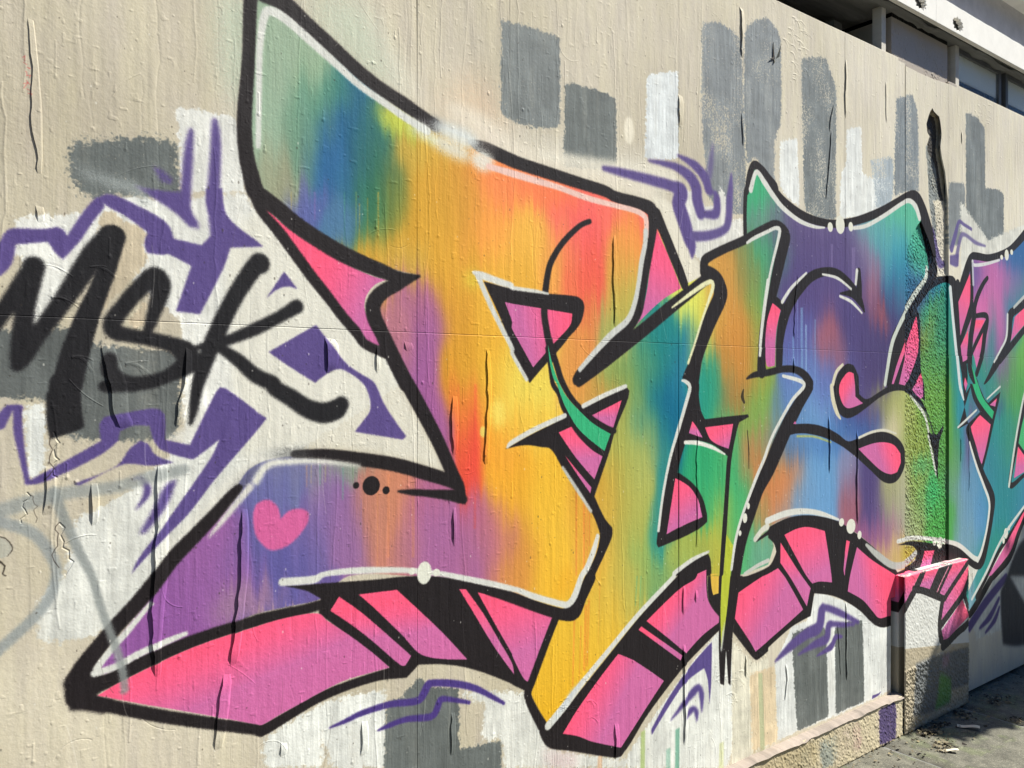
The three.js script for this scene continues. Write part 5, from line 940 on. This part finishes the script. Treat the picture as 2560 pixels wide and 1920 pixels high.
for (let i = -6; i < 8; i++) for (let j = 0; j < 4; j++) {
  const x0 = 3.645 + i * 0.75, z0 = -0.06 + j * 0.72, g = new THREE.PlaneGeometry(0.744, 0.714, 24, 24); g.rotateX(-Math.PI / 2); const p = g.attributes.position, uv = new Float32Array(p.count * 2);
  const tilt = rr(-0.003, 0.003), t2 = rr(-0.003, 0.003);
  for (let k = 0; k < p.count; k++) { const x = p.getX(k), z = p.getZ(k), e = Math.min(0.372 - Math.abs(x), 0.357 - Math.abs(z)); p.setXYZ(k, x + x0 + 0.375, tilt * x + t2 * z + (e < 0.001 ? -0.012 : 0) + (fbm((x + x0) * 9, (z + z0) * 9) - 0.5) * 0.0018, z + z0 + 0.36); uv[k * 2] = (x + x0) * 0.9 + i * 0.37; uv[k * 2 + 1] = (z + z0) * 0.9 + j * 0.21; }
  g.setAttribute('uv', new THREE.BufferAttribute(uv, 2)); g.computeVertexNormals(); mesh('paving_slab', g, slabMat, pavement);
}
// dirt, leaf scraps and splinters that gather along the foot of the wall
{
  const G = [], base = [new THREE.Color('#3b3428'), new THREE.Color('#6b6350'), new THREE.Color('#8b8062'), new THREE.Color('#2a2622'), new THREE.Color('#7d745f')];
  const bit = (x, z, s) => { const g = new THREE.PlaneGeometry(s, s * rr(0.25, 0.8), 2, 1); const p = g.attributes.position; for (let k = 0; k < p.count; k++) p.setZ(k, rr(-0.25, 0.25) * s); g.rotateX(-Math.PI / 2 + rr(-0.6, 0.6)); g.rotateY(rnd() * 6.3); g.translate(x, 0.004 + s * 0.25, z); const c = base[Math.floor(rnd() * 5)], a = new Float32Array(p.count * 3); for (let k = 0; k < p.count; k++) a.set([c.r, c.g, c.b], k * 3); g.setAttribute('color', new THREE.BufferAttribute(a, 3)); G.push(g); };
  for (let i = 0; i < 460; i++) { const x = rr(3.0, 5.3), w = 0.036 + (x > 3.81 && x < 4.47 ? 0.014 : x > 4.47 ? -0.03 : 0); bit(x, w + Math.pow(rnd(), 2.2) * 0.22, rr(0.003, 0.016)); }
  for (const [x, z, n, s] of [[3.93, 0.1, 130, 0.05], [4.05, 0.085, 60, 0.04], [3.84, 0.21, 60, 0.06], [4.25, 0.1, 50, 0.05], [4.62, 0.12, 60, 0.07], [4.42, 0.3, 24, 0.03]]) for (let i = 0; i < n; i++) bit(x + (rnd() + rnd() - 1) * s * 1.6, z + (rnd() + rnd() - 1) * s, rr(0.005, 0.022));
  const o = mesh('ground_litter', mergeGeometries(G), new THREE.MeshStandardMaterial({ vertexColors: true, roughness: 1, side: THREE.DoubleSide })); o.userData = { kind: 'stuff', label: 'brown leaf scraps and dirt along the foot of the wall', category: 'litter' };
}
function scrap(x, z, w, d, turn, label) {
  const g = new THREE.BoxGeometry(w, 0.0015, d, 8, 1, 3), p = g.attributes.position; for (let k = 0; k < p.count; k++) p.setY(k, p.getY(k) + 0.004 + 0.006 * Math.sin(p.getX(k) * 46) + 0.03 * p.getZ(k)); g.computeVertexNormals();
  const o = mesh('paper_scrap', g, new THREE.MeshStandardMaterial({ color: '#d9d0bb', roughness: 0.8 })); o.position.set(x, 0.006, z); o.rotation.y = turn; o.userData = { label, category: 'paper scrap' };
}
scrap(4.135, 0.19, 0.095, 0.034, -1.15, 'larger pale paper scrap lying on the pavement near the pillar base');
scrap(3.80, 0.255, 0.075, 0.022, -0.9, 'smaller pale paper scrap on the pavement beside the leaf dirt');

// unseen houses added across the street, behind the camera, to block low sky
{
  const o = group('added_houses', 'unseen brick houses added across the road to block low sky', 'house', 3, 0, 13), brick = new THREE.MeshStandardMaterial({ map: speckled(112, 92, 80, 0.3), roughness: 0.9 });
  mesh('wall', withUV(new THREE.BoxGeometry(44, 9.5, 7).translate(0, 4.6, 3.5), (x, y) => [x, y]), brick, o);
  mesh('roof', new THREE.CylinderGeometry(0.01, 5.2, 2.4, 4, 1).rotateY(Math.PI / 4).scale(6, 1, 1).translate(0, 10.5, 3.5), M.dark, o);
  for (let i = 0; i < 11; i++) for (let j = 0; j < 3; j++) { const w = mesh('window', new THREE.BoxGeometry(1.1, 1.7, 0.08).translate(-20 + i * 4, 1.7 + j * 2.9, -0.02), M.fascia, o); mesh('pane', new THREE.BoxGeometry(0.95, 1.55, 0.02).translate(-20 + i * 4, 1.7 + j * 2.9, -0.075), new THREE.MeshStandardMaterial({ color: '#20262c', roughness: 0.1 }), w); }
}
// ------------------------------------------------------------------ unseen tree added past the right edge, crown shaped to shade the wall foot
{
  const tr = group('added_tree', 'unseen leafy tree added to shade the foot of the wall', 'tree', 7.35, 0, 1.3), bark = new THREE.MeshStandardMaterial({ color: '#4a4034', roughness: 0.95 }), leaf = new THREE.MeshStandardMaterial({ color: '#3f5526', roughness: 0.8, side: THREE.DoubleSide });
  const curve = new THREE.CatmullRomCurve3([[0, 0, 0], [0.03, 1, 0.02], [-0.02, 2.1, 0.04], [0, 3.2, 0], [0.05, 4.0, 0]].map((v) => new THREE.Vector3(...v)));
  const tg = new THREE.TubeGeometry(curve, 20, 0.05, 8); { const p = tg.attributes.position; for (let k = 0; k < p.count; k++) { const c = curve.getPoint(Math.min(1, Math.max(0, p.getY(k) / 4))), s = 1.25 - 0.2 * p.getY(k); p.setX(k, c.x + (p.getX(k) - c.x) * s); p.setZ(k, c.z + (p.getZ(k) - c.z) * s); } }
  const limbs = [tg]; for (let i = 0; i < 9; i++) { const a = rnd() * 6.28, y = rr(2.4, 3.6), l = rr(0.4, 0.8); limbs.push(new THREE.TubeGeometry(new THREE.CatmullRomCurve3([new THREE.Vector3(0, y, 0), new THREE.Vector3(Math.cos(a) * l * 0.5, y + 0.25, Math.sin(a) * l * 0.5), new THREE.Vector3(Math.cos(a) * l, y + 0.6, Math.sin(a) * l)]), 8, 0.016, 5)); }
  mesh('trunk', mergeGeometries(limbs), bark, tr);
  const L = [], clumps = [];
  for (let i = 0; i < 64; i++) { const Xs = rr(4.0, 5.8), zg = rr(-0.02, 0.06 + 0.2 * (Xs - 3.9)), y = rr(2.75, 3.35); clumps.push([Xs + 0.672 * y - 7.35, y, zg + 0.386 * y - 1.3, rr(0.1, 0.2)]); }
  for (let i = 0; i < 110; i++) { const Xs = rr(4.62, 6.1), Ys = rr(-0.05, Math.min(0.72, 0.1 + 0.55 * (Xs - 4.55))), z = rr(1.1, 1.6); clumps.push([Xs + 1.741 * z - 7.35, Ys + 2.59 * z, z - 1.3, rr(0.1, 0.2)]); }
  for (const c of clumps) for (let i = 0; i < 90; i++) { const g = new THREE.PlaneGeometry(0.085, 0.05); g.rotateX(rnd() * 3); g.rotateY(rnd() * 6.3); g.translate(c[0] + (rnd() + rnd() - 1) * c[3], c[1] + (rnd() + rnd() - 1) * c[3], c[2] + (rnd() + rnd() - 1) * c[3]); L.push(g); }
  mesh('crown', mergeGeometries(L), leaf, tr);
}
scene.environment = null;
renderer.render(scene, camera);
